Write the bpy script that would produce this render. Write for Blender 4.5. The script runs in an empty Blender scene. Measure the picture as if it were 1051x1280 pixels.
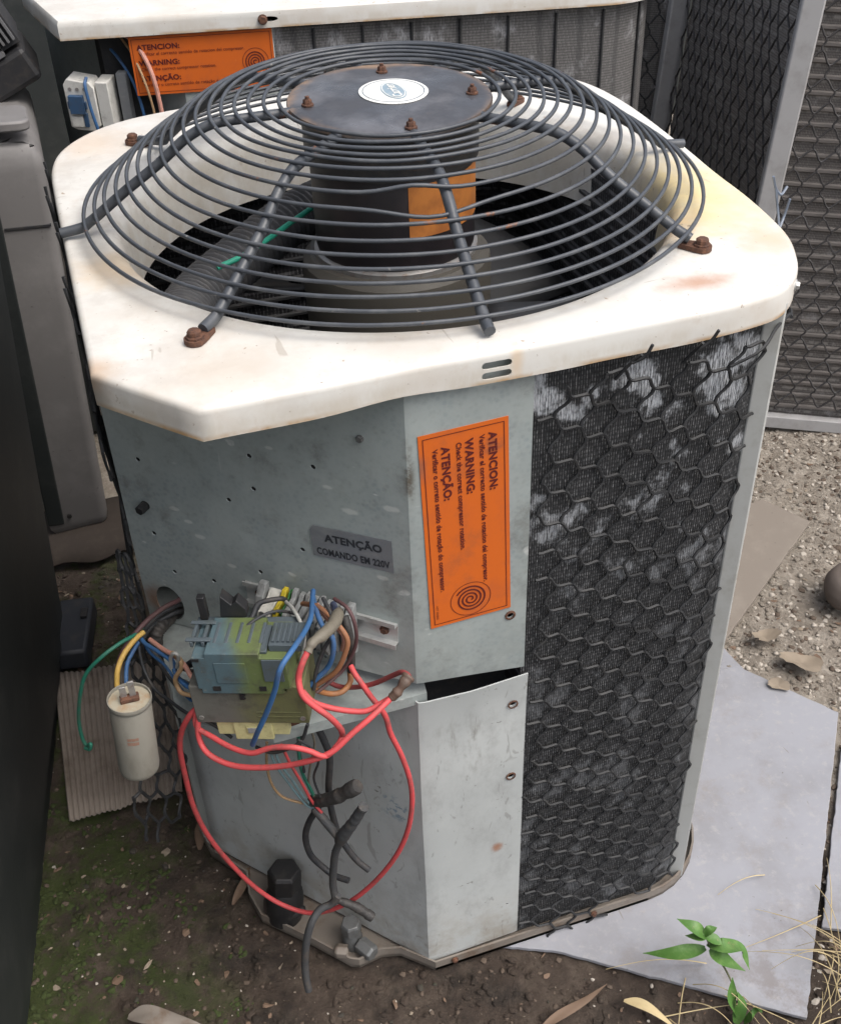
import bpy, bmesh, math, random
from mathutils import Vector, Matrix, noise
random.seed(7)
scene = bpy.context.scene
COL = scene.collection

# ------------------------------------------------------------------ camera, sky, sun, exposure
cam_data = bpy.data.cameras.new('camera')
cam = bpy.data.objects.new('camera', cam_data)
COL.objects.link(cam)
R_ = Vector((0.9474, -0.3187, -0.0298)); F_ = Vector((0.2367, 0.7601, -0.6052)).normalized()
R_ = (R_ - F_ * R_.dot(F_)).normalized(); U_ = R_.cross(F_)
m = Matrix.Identity(4)
for i in range(3):
    m[i][0] = R_[i]; m[i][1] = U_[i]; m[i][2] = -F_[i]
m.translation = Vector((0.0156, -0.8273, 1.481))
cam.matrix_world = m
cam_data.sensor_fit = 'HORIZONTAL'; cam_data.sensor_width = 36.0
cam_data.lens = 36.0 * 1401.6 / 1051.0
cam_data.clip_start = 0.02; cam_data.clip_end = 200.0
scene.camera = cam

SUN_ELEV, SUN_AZ = 60.0, 138.0          # azimuth measured from +y (away from the camera) towards +x
world = bpy.data.worlds.new('World'); scene.world = world; world.use_nodes = True
wn = world.node_tree; bgn = wn.nodes['Background']
sky = wn.nodes.new('ShaderNodeTexSky'); sky.sky_type = 'NISHITA'; sky.sun_disc = False
sky.sun_elevation = math.radians(SUN_ELEV); sky.sun_rotation = math.radians(SUN_AZ)
sky.air_density = 1.0; sky.dust_density = 5.0; sky.ozone_density = 0.6
hs = wn.nodes.new('ShaderNodeHueSaturation'); hs.inputs['Saturation'].default_value = 0.5       # thin cloud: paler than a clear sky
wn.links.new(sky.outputs['Color'], hs.inputs['Color']); wn.links.new(hs.outputs['Color'], bgn.inputs['Color']); bgn.inputs['Strength'].default_value = 0.15
sun_d = bpy.data.lights.new('sun', 'SUN'); sun_d.energy = 0.95; sun_d.angle = math.radians(45); sun_d.color = (1.0, 0.96, 0.9)
sun = bpy.data.objects.new('sun', sun_d); COL.objects.link(sun)
e_, a_ = math.radians(SUN_ELEV), math.radians(SUN_AZ)
sun.rotation_euler = Vector((math.cos(e_) * math.sin(a_), math.cos(e_) * math.cos(a_), math.sin(e_))).to_track_quat('Z', 'Y').to_euler()
scene.view_settings.view_transform = 'Standard'; scene.view_settings.look = 'None'
scene.view_settings.exposure = 0.68; scene.view_settings.gamma = 1.0; scene.view_settings.use_curve_mapping = False

# ------------------------------------------------------------------ materials
def rgb(c): return (c[0], c[1], c[2], 1.0)
class Mat:
    """small wrapper that stacks procedural colour layers on a Principled BSDF"""
    def __init__(s, name, base, rough=0.6, metal=0.0, spec=0.5):
        s.m = bpy.data.materials.new(name); s.m.use_nodes = True
        s.t = s.m.node_tree; s.b = s.t.nodes['Principled BSDF']
        s.b.inputs['Roughness'].default_value = rough; s.b.inputs['Metallic'].default_value = metal
        s.b.inputs['Specular IOR Level'].default_value = spec
        s.b.inputs['Base Color'].default_value = rgb(base)
        s.co = s.t.nodes.new('ShaderNodeTexCoord')
        c = s.t.nodes.new('ShaderNodeRGB'); c.outputs[0].default_value = rgb(base); s.c = c.outputs[0]
        s.h = None
    def n(s, kind, **kw):
        nd = s.t.nodes.new('ShaderNode' + kind)
        for k, v in kw.items(): setattr(nd, k, v)
        return nd
    def link(s, a, b): s.t.links.new(a, b)
    def noise(s, scale, detail=6, rough=0.6, stretch=(1, 1, 1), coord='Object', dist=0.0, off=(0, 0, 0)):
        mp = s.n('Mapping'); mp.inputs['Scale'].default_value = stretch; mp.inputs['Location'].default_value = off
        s.link(s.co.outputs[coord], mp.inputs[0])
        nz = s.n('TexNoise'); nz.inputs['Scale'].default_value = scale; nz.inputs['Detail'].default_value = detail
        nz.inputs['Roughness'].default_value = rough; nz.inputs['Distortion'].default_value = dist
        s.link(mp.outputs[0], nz.inputs['Vector']); return nz.outputs[0]
    def voro(s, scale, feature='F1', stretch=(1, 1, 1), coord='Object'):
        mp = s.n('Mapping'); mp.inputs['Scale'].default_value = stretch
        s.link(s.co.outputs[coord], mp.inputs[0])
        v = s.n('TexVoronoi', feature=feature); v.inputs['Scale'].default_value = scale
        s.link(mp.outputs[0], v.inputs['Vector']); return v.outputs['Distance']
    def wave(s, scale, axis='X', dist=0.0, dscale=1.0, coord='UV', profile='SIN', detail=2):
        w = s.n('TexWave', bands_direction=axis, wave_profile=profile)
        w.inputs['Scale'].default_value = scale; w.inputs['Distortion'].default_value = dist
        w.inputs['Detail'].default_value = detail; w.inputs['Detail Scale'].default_value = dscale
        s.link(s.co.outputs[coord], w.inputs['Vector']); return w.outputs['Fac']
    def ramp(s, x, lo, hi, a=0.0, b=1.0):
        r = s.n('MapRange', clamp=True); r.interpolation_type = 'SMOOTHSTEP'
        r.inputs[1].default_value = lo; r.inputs[2].default_value = hi; r.inputs[3].default_value = a; r.inputs[4].default_value = b
        s.link(x, r.inputs[0]); return r.outputs[0]
    def math(s, op, a, b):
        k = s.n('Math', operation=op)
        for i, v in enumerate((a, b)):
            if isinstance(v, (int, float)): k.inputs[i].default_value = v
            else: s.link(v, k.inputs[i])
        return k.outputs[0]
    def axis(s, i, coord='Object'):
        x = s.n('SeparateXYZ'); s.link(s.co.outputs[coord], x.inputs[0]); return x.outputs[i]
    def spot(s, p, r, soft=1.0, coord='Object', stretch=(1, 1, 1)):
        """1 near point p falling to 0 at radius r, edge broken by noise"""
        d = s.n('VectorMath', operation='SUBTRACT'); d.inputs[1].default_value = p; s.link(s.co.outputs[coord], d.inputs[0])
        k = s.n('VectorMath', operation='MULTIPLY'); k.inputs[1].default_value = stretch; s.link(d.outputs[0], k.inputs[0])
        l = s.n('VectorMath', operation='LENGTH'); s.link(k.outputs[0], l.inputs[0])
        nz = s.noise(38 if r > 0.012 else 130, 5, 0.65); dd = s.math('ADD', l.outputs['Value'], s.math('MULTIPLY', s.math('SUBTRACT', nz, 0.5), r * 0.9))
        return s.ramp(dd, r * (1 - soft), r, 1.0, 0.0)
    def over(s, col, fac, strength=1.0):
        mx = s.n('MixRGB'); mx.inputs[2].default_value = rgb(col)
        f = s.math('MULTIPLY', fac, strength) if strength != 1.0 else fac
        s.link(f, mx.inputs[0]); s.link(s.c, mx.inputs[1]); s.c = mx.outputs[0]; return s
    def bump(s, h, strength=0.3, dist=0.002):
        b = s.n('Bump'); b.inputs['Strength'].default_value = strength; b.inputs['Distance'].default_value = dist
        s.link(h, b.inputs['Height'])
        if s.h is not None: s.link(s.h, b.inputs['Normal'])
        s.h = b.outputs[0]; return s
    def rough(s, x, a, b): s.link(s.ramp(x, 0.3, 0.7, a, b), s.b.inputs['Roughness']); return s
    def done(s):
        s.link(s.c, s.b.inputs['Base Color'])
        if s.h is not None: s.link(s.h, s.b.inputs['Normal'])
        return s.m
M = {}
def plain(name, base, rough=0.5, metal=0.0, dirt=(0.08, 0.065, 0.05), amount=0.35, scale=60, bump=0.0):
    k = Mat(name, base, rough, metal)
    k.over(dirt, k.ramp(k.noise(scale, 6, 0.7), 0.45, 0.75), amount)
    if bump: k.bump(k.noise(scale * 6, 3), bump, 0.001)
    M[name] = k.done(); return M[name]

k = Mat('cover_paint', (0.655, 0.645, 0.61), 0.45)
k.over((0.55, 0.50, 0.44), k.ramp(k.noise(9, 8, 0.62), 0.40, 0.72), 0.6)
k.over((0.50, 0.42, 0.34), k.ramp(k.noise(30, 7, 0.72, off=(3, 1, 0)), 0.52, 0.75), 0.4)
k.over((0.50, 0.47, 0.43), k.math('MULTIPLY', k.ramp(k.axis(0), 0.35, 0.02), k.ramp(k.noise(17, 8, 0.7, off=(5, 3, 0)), 0.42, 0.62)), 0.55)
k.over((0.72, 0.57, 0.26), k.spot((0.67, 0.27, 0.98), 0.18, 0.95), 0.85)
k.over((0.76, 0.52, 0.28), k.spot((0.61, 0.21, 0.965), 0.085, 0.9), 0.70)
k.over((0.42, 0.20, 0.10), k.spot((0.585, 0.055, 0.983), 0.035, 0.9, stretch=(0.6, 1.3, 1)), 0.75)
k.over((0.60, 0.44, 0.26), k.spot((0.05, 0.31, 0.983), 0.075, 0.95), 0.6)
k.over((0.55, 0.38, 0.22), k.spot((0.70, 0.12, 0.983), 0.06, 0.95), 0.5)
k.over((0.50, 0.40, 0.30), k.spot((0.12, 0.06, 0.983), 0.09, 0.95), 0.4)
k.over((0.50, 0.33, 0.20), k.spot((0.004, 0.10, 0.975), 0.035, 0.9), 0.7)
k.over((0.62, 0.46, 0.32), k.spot((0.06, 0.72, 0.983), 0.09, 0.95), 0.5)
k.over((0.62, 0.46, 0.30), k.spot((0.37, 0.0, 0.97), 0.02, 0.9, stretch=(2, 1, 0.6)), 0.6)
z = k.axis(2)
dc = k.n('VectorMath', operation='DISTANCE'); dc.inputs[1].default_value = (0.375, 0.38, 0.95); k.link(k.co.outputs['Object'], dc.inputs[0]); outer = k.ramp(dc.outputs['Value'], 0.33, 0.345)
k.over((0.40, 0.24, 0.10), k.math('MULTIPLY', k.math('MULTIPLY', k.ramp(z, 0.9575, 0.9515), outer), k.ramp(k.noise(16, 5, 0.6), 0.38, 0.60)), 0.9)
k.over((0.22, 0.15, 0.10), k.ramp(k.noise(130, 3, 0.6), 0.68, 0.73), 0.7)
k.over((0.30, 0.20, 0.12), k.ramp(k.noise(48, 3, 0.55, off=(6, 2, 1)), 0.725, 0.75), 0.75)
k.over((0.30, 0.26, 0.21), k.ramp(k.noise(30, 2, 0.5, stretch=(0.25, 3.2, 1), dist=0.6, off=(2, 5, 0)), 0.745, 0.765), 0.55)
k.over((0.34, 0.30, 0.25), k.ramp(k.noise(26, 2, 0.5, stretch=(2.6, 0.3, 1), dist=0.8, off=(7, 1, 0)), 0.75, 0.77), 0.5)
k.over((0.36, 0.31, 0.25), k.math('MULTIPLY', k.ramp(dc.outputs['Value'], 0.355, 0.325), k.ramp(k.noise(20, 7, 0.7, off=(8, 8, 0)), 0.45, 0.66)), 0.35)
k.over((0.52, 0.47, 0.39), k.math('MULTIPLY', k.ramp(z, 0.974, 0.960), k.ramp(k.noise(19, 6, 0.7, stretch=(1, 1, 0.35), off=(0, 2, 2)), 0.40, 0.62)), 0.55)
k.bump(k.noise(7, 3), 0.25, 0.006); k.bump(k.noise(220, 3), 0.06, 0.001)
M['cover_paint'] = k.done()

k = Mat('galvanised', (0.375, 0.415, 0.405), 0.42, 0.25)
k.over((0.27, 0.315, 0.325), k.ramp(k.noise(7, 7, 0.66), 0.40, 0.66), 0.8)
k.over((0.24, 0.25, 0.24), k.ramp(k.noise(60, 6, 0.75, off=(1, 9, 4)), 0.50, 0.72), 0.5)
k.over((0.47, 0.50, 0.47), k.ramp(k.noise(26, 7, 0.7, off=(2, 5, 1)), 0.52, 0.75), 0.5)
k.over((0.66, 0.68, 0.66), k.ramp(k.noise(24, 2, 0.45, stretch=(1, 1, 2.2), off=(8, 2, 3)), 0.705, 0.735), 0.75)
k.over((0.40, 0.44, 0.43), k.ramp(k.voro(160), 0.2, 0.6), 0.45)
k.over((0.62, 0.64, 0.61), k.spot((0.217, 0.057, 0.798), 0.009, 0.5, stretch=(0.8, 0.8, 1.9)), 0.62)
k.over((0.62, 0.64, 0.61), k.spot((0.251, 0.026, 0.814), 0.009, 0.5, stretch=(0.8, 0.8, 1.9)), 0.62)
k.over((0.62, 0.64, 0.61), k.spot((0.052, 0.203, 0.743), 0.007, 0.5, stretch=(0.8, 0.8, 1.9)), 0.62)
k.over((0.62, 0.64, 0.61), k.spot((0.073, 0.185, 0.711), 0.007, 0.5, stretch=(0.8, 0.8, 1.9)), 0.62)
k.over((0.62, 0.64, 0.61), k.spot((0.241, 0.035, 0.72), 0.007, 0.5, stretch=(0.8, 0.8, 1.9)), 0.62)
k.over((0.62, 0.64, 0.61), k.spot((0.064, 0.193, 0.729), 0.006, 0.5, stretch=(0.8, 0.8, 1.9)), 0.62)
k.over((0.62, 0.64, 0.61), k.spot((0.1, 0.16, 0.68), 0.006, 0.5, stretch=(0.8, 0.8, 1.9)), 0.62)
k.over((0.62, 0.64, 0.61), k.spot((0.199, 0.073, 0.822), 0.006, 0.5, stretch=(0.8, 0.8, 1.9)), 0.62)
k.over((0.62, 0.64, 0.61), k.spot((0.152, 0.115, 0.855), 0.005, 0.5, stretch=(0.8, 0.8, 1.9)), 0.62)
k.over((0.13, 0.12, 0.105), k.ramp(k.noise(11, 8, 0.72, off=(0, 3, 7)), 0.52, 0.74), 0.6)
k.over((0.10, 0.075, 0.05), k.math('MULTIPLY', k.spot((0.267, 0.012, 0.86), 0.06, 0.9, stretch=(7, 7, 1)), k.ramp(k.noise(40, 5, 0.7), 0.42, 0.6)), 0.85)
k.over((0.24, 0.11, 0.05), k.spot((0.013, 0.238, 0.59), 0.032, 0.9), 0.8)
k.over((0.70, 0.71, 0.70), k.spot((0.22, 0.055, 0.585), 0.05, 0.95), 0.5)
k.over((0.52, 0.55, 0.53), k.ramp(k.noise(90, 2, 0.5, stretch=(1, 1, 0.05), dist=0.3), 0.735, 0.76), 0.4)
k.over((0.20, 0.215, 0.21), k.math('MULTIPLY', k.ramp(k.axis(2), 0.64, 0.55), k.ramp(k.noise(18, 7, 0.7), 0.36, 0.62)), 0.55)
k.rough(k.noise(30, 5), 0.35, 0.6); k.bump(k.noise(420, 2), 0.05, 0.0006); k.bump(k.noise(5, 2), 0.25, 0.006)
M['galvanised'] = k.done()

k = Mat('panel_paint', (0.42, 0.44, 0.435), 0.5)
k.over((0.52, 0.54, 0.53), k.ramp(k.noise(6, 6, 0.66), 0.4, 0.7), 0.6)
k.over((0.28, 0.285, 0.28), k.ramp(k.noise(13, 9, 0.74, stretch=(1, 1, 0.6)), 0.48, 0.72), 0.65)
k.over((0.16, 0.15, 0.14), k.ramp(k.noise(22, 3, 0.8, stretch=(1.6, 1.6, 0.5), dist=1.5, off=(2, 2, 8)), 0.62, 0.66), 0.4)
k.over((0.10, 0.085, 0.07), k.ramp(k.noise(70, 4, 0.6, stretch=(1, 1, 1.6)), 0.685, 0.73), 0.7)
zz = k.axis(2)
k.over((0.26, 0.22, 0.17), k.math('MULTIPLY', k.ramp(zz, 0.16, 0.02), k.ramp(k.noise(24, 6, 0.7), 0.35, 0.65)), 0.65)
k.over((0.14, 0.12, 0.10), k.math('MULTIPLY', k.spot((0.33, 0.012, 0.45), 0.08, 0.9), k.ramp(k.noise(40, 5, 0.7, stretch=(1, 1, 0.35)), 0.5, 0.7)), 0.6)
k.over((0.10, 0.17, 0.24), k.math('MULTIPLY', k.spot((0.235, 0.04, 0.333), 0.03, 0.6), k.ramp(k.noise(90, 3, 0.6), 0.52, 0.6)), 0.7)
k.over((0.30, 0.12, 0.05), k.spot((0.365, 0.012, 0.235), 0.012, 0.8), 0.8)
k.rough(k.noise(20, 5), 0.38, 0.62); k.bump(k.noise(6, 2), 0.25, 0.006); k.bump(k.noise(300, 2), 0.06, 0.0006)
M['panel_paint'] = k.done()

def fins(name, dark, light, dust, dustlo, dusthi, pitch=0.0028, tubes=0.0, bands=0.0, dustmask=None):
    """sheet of thin upright fins, UV in metres"""
    k = Mat(name, dark, 0.7)
    f = k.wave(math.pi / 10 / pitch, 'X', 1.6, 0.5)   # vertical fins
    g = k.noise(1.0, 4, 0.7, stretch=(420, 120, 1), coord='UV')
    edge = k.math('MULTIPLY', k.ramp(f, 0.55, 0.95), k.ramp(g, 0.42, 0.68))
    k.over(light, edge, 1.0)
    h = k.wave(math.pi / 10 / 0.0052, 'Y', 1.0, 2.0)
    k.over((dark[0] * 0.4, dark[1] * 0.4, dark[2] * 0.4), k.ramp(h, 0.4, 0.9), 0.55)
    if tubes:
        t = k.wave(math.pi / 10 / tubes, 'Y', 0.3, 3.0)
        k.over((light[0], light[1], light[2]), k.math('MULTIPLY', k.ramp(t, 0.8, 0.97), k.ramp(k.noise(1.0, 5, 0.6, stretch=(60, 14, 1), coord='UV'), 0.4, 0.6)), 0.8)
    if bands:
        t = k.wave(math.pi / 10 / bands, 'X', 0.4, 2.0, detail=1)
        k.over((0.05, 0.05, 0.05), k.ramp(t, 0.9, 0.99), 0.5)
    d = k.ramp(k.noise(1.0, 7, 0.62, stretch=(15, 12, 1), coord='UV', off=(3.3, 1.7, 0)), dustlo, dusthi)
    if dustmask: d = k.math('MULTIPLY', d, dustmask(k))
    d = k.math('MULTIPLY', d, k.ramp(k.noise(1.0, 3, 0.7, stretch=(560, 70, 1), coord='UV'), 0.30, 0.62))
    k.over(dust, d, 0.95)
    k.bump(f, 0.5, 0.0016); k.bump(g, 0.5, 0.0015)
    M[name] = k.done()
def front_dust(k):
    y = k.axis(1, 'UV'); x = k.axis(0, 'UV')
    a = k.math('MULTIPLY', k.ramp(y, 0.50, 0.92), 1.0)
    return k.math('MAXIMUM', k.math('MAXIMUM', a, k.math('MULTIPLY', k.ramp(y, 0.10, 0.03), 0.3)), 0.17)
fins('front_fins', (0.020, 0.021, 0.023), (0.25, 0.25, 0.255), (0.52, 0.54, 0.57), 0.53, 0.60, dustmask=front_dust)
fins('back_fins', (0.13, 0.125, 0.122), (0.34, 0.33, 0.32), (0.45, 0.45, 0.46), 0.53, 0.68, pitch=0.0026, tubes=0.0, bands=0.078)
fins('right_fins', (0.15, 0.135, 0.125), (0.34, 0.315, 0.29), (0.42, 0.40, 0.39), 0.56, 0.72, pitch=0.003, tubes=0.030)
fins('side_fins', (0.26, 0.24, 0.225), (0.46, 0.44, 0.42), (0.50, 0.48, 0.46), 0.56, 0.72, pitch=0.003, tubes=0.016)  # same unit as right_fins, coloured lighter to offset the shade on this face
fins('inner_fins', (0.028, 0.028, 0.032), (0.24, 0.24, 0.25), (0.06, 0.06, 0.06), 0.6, 0.7, pitch=0.006, tubes=0.022)

k = Mat('label_orange', (0.60, 0.125, 0.016), 0.45)
k.over((0.47, 0.105, 0.03), k.ramp(k.noise(30, 6, 0.6), 0.45, 0.75), 0.6)
k.over((0.10, 0.07, 0.06), k.math('MULTIPLY', k.spot((0.352, 0.012, 0.875), 0.022, 0.9, stretch=(1, 1, 1.5)), k.ramp(k.noise(50, 4), 0.4, 0.6)), 0.7)
k.over((0.16, 0.10, 0.08), k.spot((0.278, 0.012, 0.865), 0.013, 0.9, stretch=(1.6, 1, 0.6)), 0.6)
k.over((0.66, 0.30, 0.13), k.ramp(k.noise(120, 3, 0.6, stretch=(1, 1, 0.15), dist=0.5), 0.70, 0.75), 0.5)
k.over((0.30, 0.09, 0.04), k.ramp(k.noise(17, 8, 0.75, off=(4, 4, 4)), 0.52, 0.72), 0.45)
M['label_orange'] = k.done()
plain('ink_brown', (0.10, 0.012, 0.012), 0.5, amount=0.1)
plain('ink_dark', (0.025, 0.028, 0.034), 0.5, amount=0.1)
k = Mat('label_silver', (0.19, 0.20, 0.215), 0.4, 0.2)
k.over((0.25, 0.26, 0.26), k.ramp(k.noise(45, 6, 0.7, stretch=(1, 1, 2)), 0.45, 0.7), 0.7)
M['label_silver'] = k.done()
k = Mat('grille_plastic', (0.052, 0.058, 0.068), 0.42)
k.over((0.12, 0.125, 0.13), k.ramp(k.noise(30, 6, 0.6), 0.45, 0.75), 0.6)
k.over((0.20, 0.075, 0.03), k.ramp(k.noise(14, 7, 0.7, off=(1, 7, 2)), 0.64, 0.70), 0.9)
k.over((0.30, 0.29, 0.27), k.ramp(k.noise(48, 4, 0.7, off=(4, 0, 2)), 0.68, 0.74), 0.7)
k.bump(k.noise(160, 3), 0.12, 0.001)
M['grille_plastic'] = k.done()
k = Mat('plate_enamel', (0.050, 0.052, 0.060), 0.28)
k.over((0.125, 0.125, 0.135), k.ramp(k.noise(12, 8, 0.66), 0.42, 0.7), 0.85)  # pale patches put the sky's sheen into the colour
k.over((0.20, 0.16, 0.12), k.ramp(k.noise(34, 6, 0.7), 0.62, 0.78), 0.55)
d2 = k.n('VectorMath', operation='DISTANCE'); d2.inputs[1].default_value = (0.375, 0.375, 1.1)
k.link(k.co.outputs['Object'], d2.inputs[0])
k.over((0.27, 0.17, 0.10), k.math('MULTIPLY', k.ramp(d2.outputs['Value'], 0.101, 0.114), k.ramp(k.noise(22, 6, 0.65), 0.35, 0.6)), 0.8)
k.rough(k.noise(18, 6, 0.6), 0.22, 0.6); k.bump(k.noise(14, 3), 0.3, 0.006)
M['plate_enamel'] = k.done()
k = Mat('rust', (0.085, 0.040, 0.026), 0.85)
k.over((0.17, 0.075, 0.04), k.ramp(k.noise(160, 5, 0.7), 0.4, 0.7), 0.8); k.over((0.045, 0.025, 0.02), k.ramp(k.noise(240, 4), 0.5, 0.7), 0.7)
k.bump(k.noise(500, 3), 0.5, 0.0012); M['rust'] = k.done()
k = Mat('motor_paint', (0.014, 0.011, 0.013), 0.5); k.over((0.035, 0.025, 0.027), k.ramp(k.noise(20, 6), 0.45, 0.7), 0.6); M['motor_paint'] = k.done()
k = Mat('motor_label', (0.55, 0.20, 0.045), 0.5); k.over((0.30, 0.10, 0.03), k.ramp(k.noise(24, 5), 0.4, 0.7), 0.8); M['motor_label'] = k.done()
plain('hub_grey', (0.075, 0.068, 0.056), 0.6, 0, (0.06, 0.05, 0.04), 0.6, 18)
plain('blade_grey', (0.020, 0.021, 0.024), 0.55, 0, (0.03, 0.028, 0.026), 0.6, 18)
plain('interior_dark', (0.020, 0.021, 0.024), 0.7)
plain('hose_black', (0.055, 0.056, 0.06), 0.6, 0, (0.12, 0.11, 0.10), 0.5, 40, 0.2)
plain('pan_metal', (0.20, 0.175, 0.15), 0.6, 0.1, (0.12, 0.075, 0.045), 0.8, 26)
plain('post_paint', (0.40, 0.405, 0.39), 0.5, 0.0, (0.28, 0.27, 0.24), 0.7, 24)
plain('post_grey', (0.34, 0.335, 0.335), 0.5, 0.0, (0.22, 0.21, 0.20), 0.6, 20)
plain('net_plastic', (0.017, 0.018, 0.020), 0.62, 0, (0.055, 0.053, 0.05), 0.5, 50)
plain('net_pale', (0.16, 0.19, 0.24), 0.45, 0, (0.06, 0.06, 0.07), 0.5, 60)
plain('net_grey', (0.035, 0.033, 0.034), 0.6, 0, (0.10, 0.09, 0.085), 0.5, 40)
plain('valve_black', (0.012, 0.012, 0.013), 0.55, 0, (0.05, 0.045, 0.04), 0.5, 50, 0.1)
plain('valve_port_brown', (0.075, 0.055, 0.05), 0.6)
plain('valve_grey', (0.16, 0.165, 0.165), 0.5, 0.4, (0.07, 0.06, 0.05), 0.7, 70)
plain('rail_metal', (0.55, 0.56, 0.55), 0.4, 0.5, (0.30, 0.28, 0.25), 0.6, 60)
plain('terminal_grey', (0.26, 0.27, 0.27), 0.55, 0, (0.08, 0.075, 0.07), 0.75, 80)
plain('terminal_white', (0.62, 0.61, 0.56), 0.5, 0, (0.12, 0.11, 0.09), 0.6, 90)
plain('earth_yellow', (0.62, 0.46, 0.03), 0.45, 0, (0.05, 0.20, 0.05), 0.5, 30)
plain('earth_green', (0.04, 0.20, 0.05), 0.45)
k = Mat('contactor_front', (0.070, 0.115, 0.135), 0.7)
x = k.axis(0)
k.over((0.115, 0.150, 0.040), k.ramp(k.math('ADD', x, k.math('MULTIPLY', k.noise(30, 5), 0.03)), 0.078, 0.102), 0.9)
k.over((0.055, 0.05, 0.042), k.ramp(k.noise(45, 8, 0.75), 0.44, 0.70), 0.65); k.over((0.19, 0.18, 0.15), k.ramp(k.noise(160, 4, 0.7, off=(2, 2, 2)), 0.60, 0.70), 0.35); M['contactor_front'] = k.done()
k = Mat('contactor_body', (0.11, 0.108, 0.095), 0.7)
k.over((0.125, 0.128, 0.042), k.ramp(k.math('ADD', x if False else k.axis(0), k.math('MULTIPLY', k.noise(30, 5), 0.04)), 0.075, 0.12), 0.8)
k.over((0.055, 0.05, 0.042), k.ramp(k.noise(45, 8, 0.75), 0.44, 0.70), 0.65); M['contactor_body'] = k.done()
plain('contactor_dark', (0.075, 0.095, 0.11), 0.6, 0, (0.05, 0.06, 0.03), 0.5, 60)
plain('coil_block_yellow', (0.56, 0.53, 0.27), 0.55, 0, (0.20, 0.17, 0.07), 0.5, 90)
plain('black_plastic', (0.018, 0.018, 0.02), 0.5)
k = Mat('capacitor_case', (0.22, 0.21, 0.18), 0.5); k.over((0.15, 0.135, 0.11), k.ramp(k.noise(34, 8, 0.72, stretch=(1, 1, 0.4)), 0.42, 0.7), 0.75); M['capacitor_case'] = k.done()
plain('capacitor_top', (0.34, 0.31, 0.24), 0.5, 0, (0.28, 0.15, 0.06), 0.6, 70)
plain('mark_red', (0.25, 0.14, 0.10), 0.6, 0, (0.22, 0.21, 0.18), 0.8, 400)
plain('lug_metal', (0.34, 0.33, 0.32), 0.4, 0.6, (0.20, 0.12, 0.07), 0.6, 120)
for nm, c, dirt in [('w_maroon', (0.085, 0.040, 0.042), 0.3), ('w_yellow', (0.56, 0.36, 0.09), 0.3), ('w_blue', (0.035, 0.115, 0.27), 0.35), ('w_green', (0.015, 0.15, 0.10), 0.4), ('w_black', (0.028, 0.030, 0.034), 0.45),
                    ('w_black2', (0.036, 0.034, 0.033), 0.6), ('w_pink', (0.54, 0.27, 0.21), 0.35), ('w_tan', (0.40, 0.26, 0.14), 0.4), ('w_grey', (0.40, 0.40, 0.38), 0.3), ('w_brown', (0.26, 0.115, 0.055), 0.4),
                    ('w_orange', (0.36, 0.15, 0.055), 0.4), ('w_taupe', (0.15, 0.135, 0.105), 0.6), ('w_darkblue', (0.045, 0.06, 0.12), 0.5), ('w_red', (0.56, 0.070, 0.075), 0.5), ('w_darkred', (0.25, 0.05, 0.05), 0.6),
                    ('w_splice', (0.12, 0.075, 0.055), 0.6), ('w_tape', (0.050, 0.052, 0.055), 0.7), ('w_teal', (0.18, 0.28, 0.30), 0.4), ('w_teal2', (0.02, 0.30, 0.20), 0.2)]:
    plain(nm, c, 0.6, 0, (0.10, 0.082, 0.068), min(0.75, dirt + 0.12), 46, 0.7 if nm in ('w_tape', 'w_black2', 'w_splice', 'w_taupe') else 0.12)
k = Mat('cabinet_dark', (0.020, 0.024, 0.024), 0.55); k.over((0.05, 0.052, 0.05), k.ramp(k.noise(9, 8, 0.7), 0.45, 0.75), 0.6)
k.bump(k.noise(90, 4), 0.15, 0.002); M['cabinet_dark'] = k.done()
k = Mat('casing_grey', (0.165, 0.158, 0.155), 0.5); k.over((0.24, 0.23, 0.225), k.ramp(k.noise(7, 8, 0.7), 0.42, 0.72), 0.6)
k.over((0.05, 0.045, 0.04), k.ramp(k.noise(60, 5, 0.7), 0.62, 0.72), 0.7); M['casing_grey'] = k.done()
plain('corrugated_sheet', (0.215, 0.18, 0.15), 0.8, 0, (0.085, 0.06, 0.04), 0.85, 11)
plain('fin_grey', (0.13, 0.13, 0.135), 0.5)
k = Mat('box_black', (0.022, 0.025, 0.032), 0.55); k.over((0.055, 0.05, 0.045), k.ramp(k.noise(30, 6), 0.5, 0.7), 0.6); M['box_black'] = k.done()
k = Mat('sheet_grey', (0.285, 0.29, 0.318), 0.65)
k.over((0.215, 0.215, 0.228), k.ramp(k.noise(7, 7, 0.62), 0.42, 0.7), 0.7); k.over((0.36, 0.35, 0.35), k.ramp(k.noise(70, 5, 0.7), 0.5, 0.75), 0.6)
k.over((0.10, 0.085, 0.07), k.ramp(k.noise(75, 3, 0.6, stretch=(1, 1.7, 1)), 0.72, 0.76), 0.8); k.over((0.20, 0.165, 0.13), k.ramp(k.noise(4, 9, 0.75, off=(5, 5, 0)), 0.52, 0.74), 0.6)
k.over((0.16, 0.13, 0.10), k.ramp(k.noise(22, 2, 0.5, stretch=(3, 0.35, 1), dist=1.0), 0.74, 0.76), 0.5)
k.over((0.13, 0.10, 0.08), k.math('MULTIPLY', k.ramp(k.axis(1), 0.02, -0.2), k.ramp(k.noise(16, 8, 0.75), 0.44, 0.62)), 0.5)
k.bump(k.noise(350, 3), 0.08, 0.001); M['sheet_grey'] = k.done()
k = Mat('sheet_brown', (0.20, 0.172, 0.145), 0.85); k.over((0.26, 0.23, 0.195), k.ramp(k.noise(14, 7, 0.66), 0.45, 0.75), 0.7)
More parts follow.
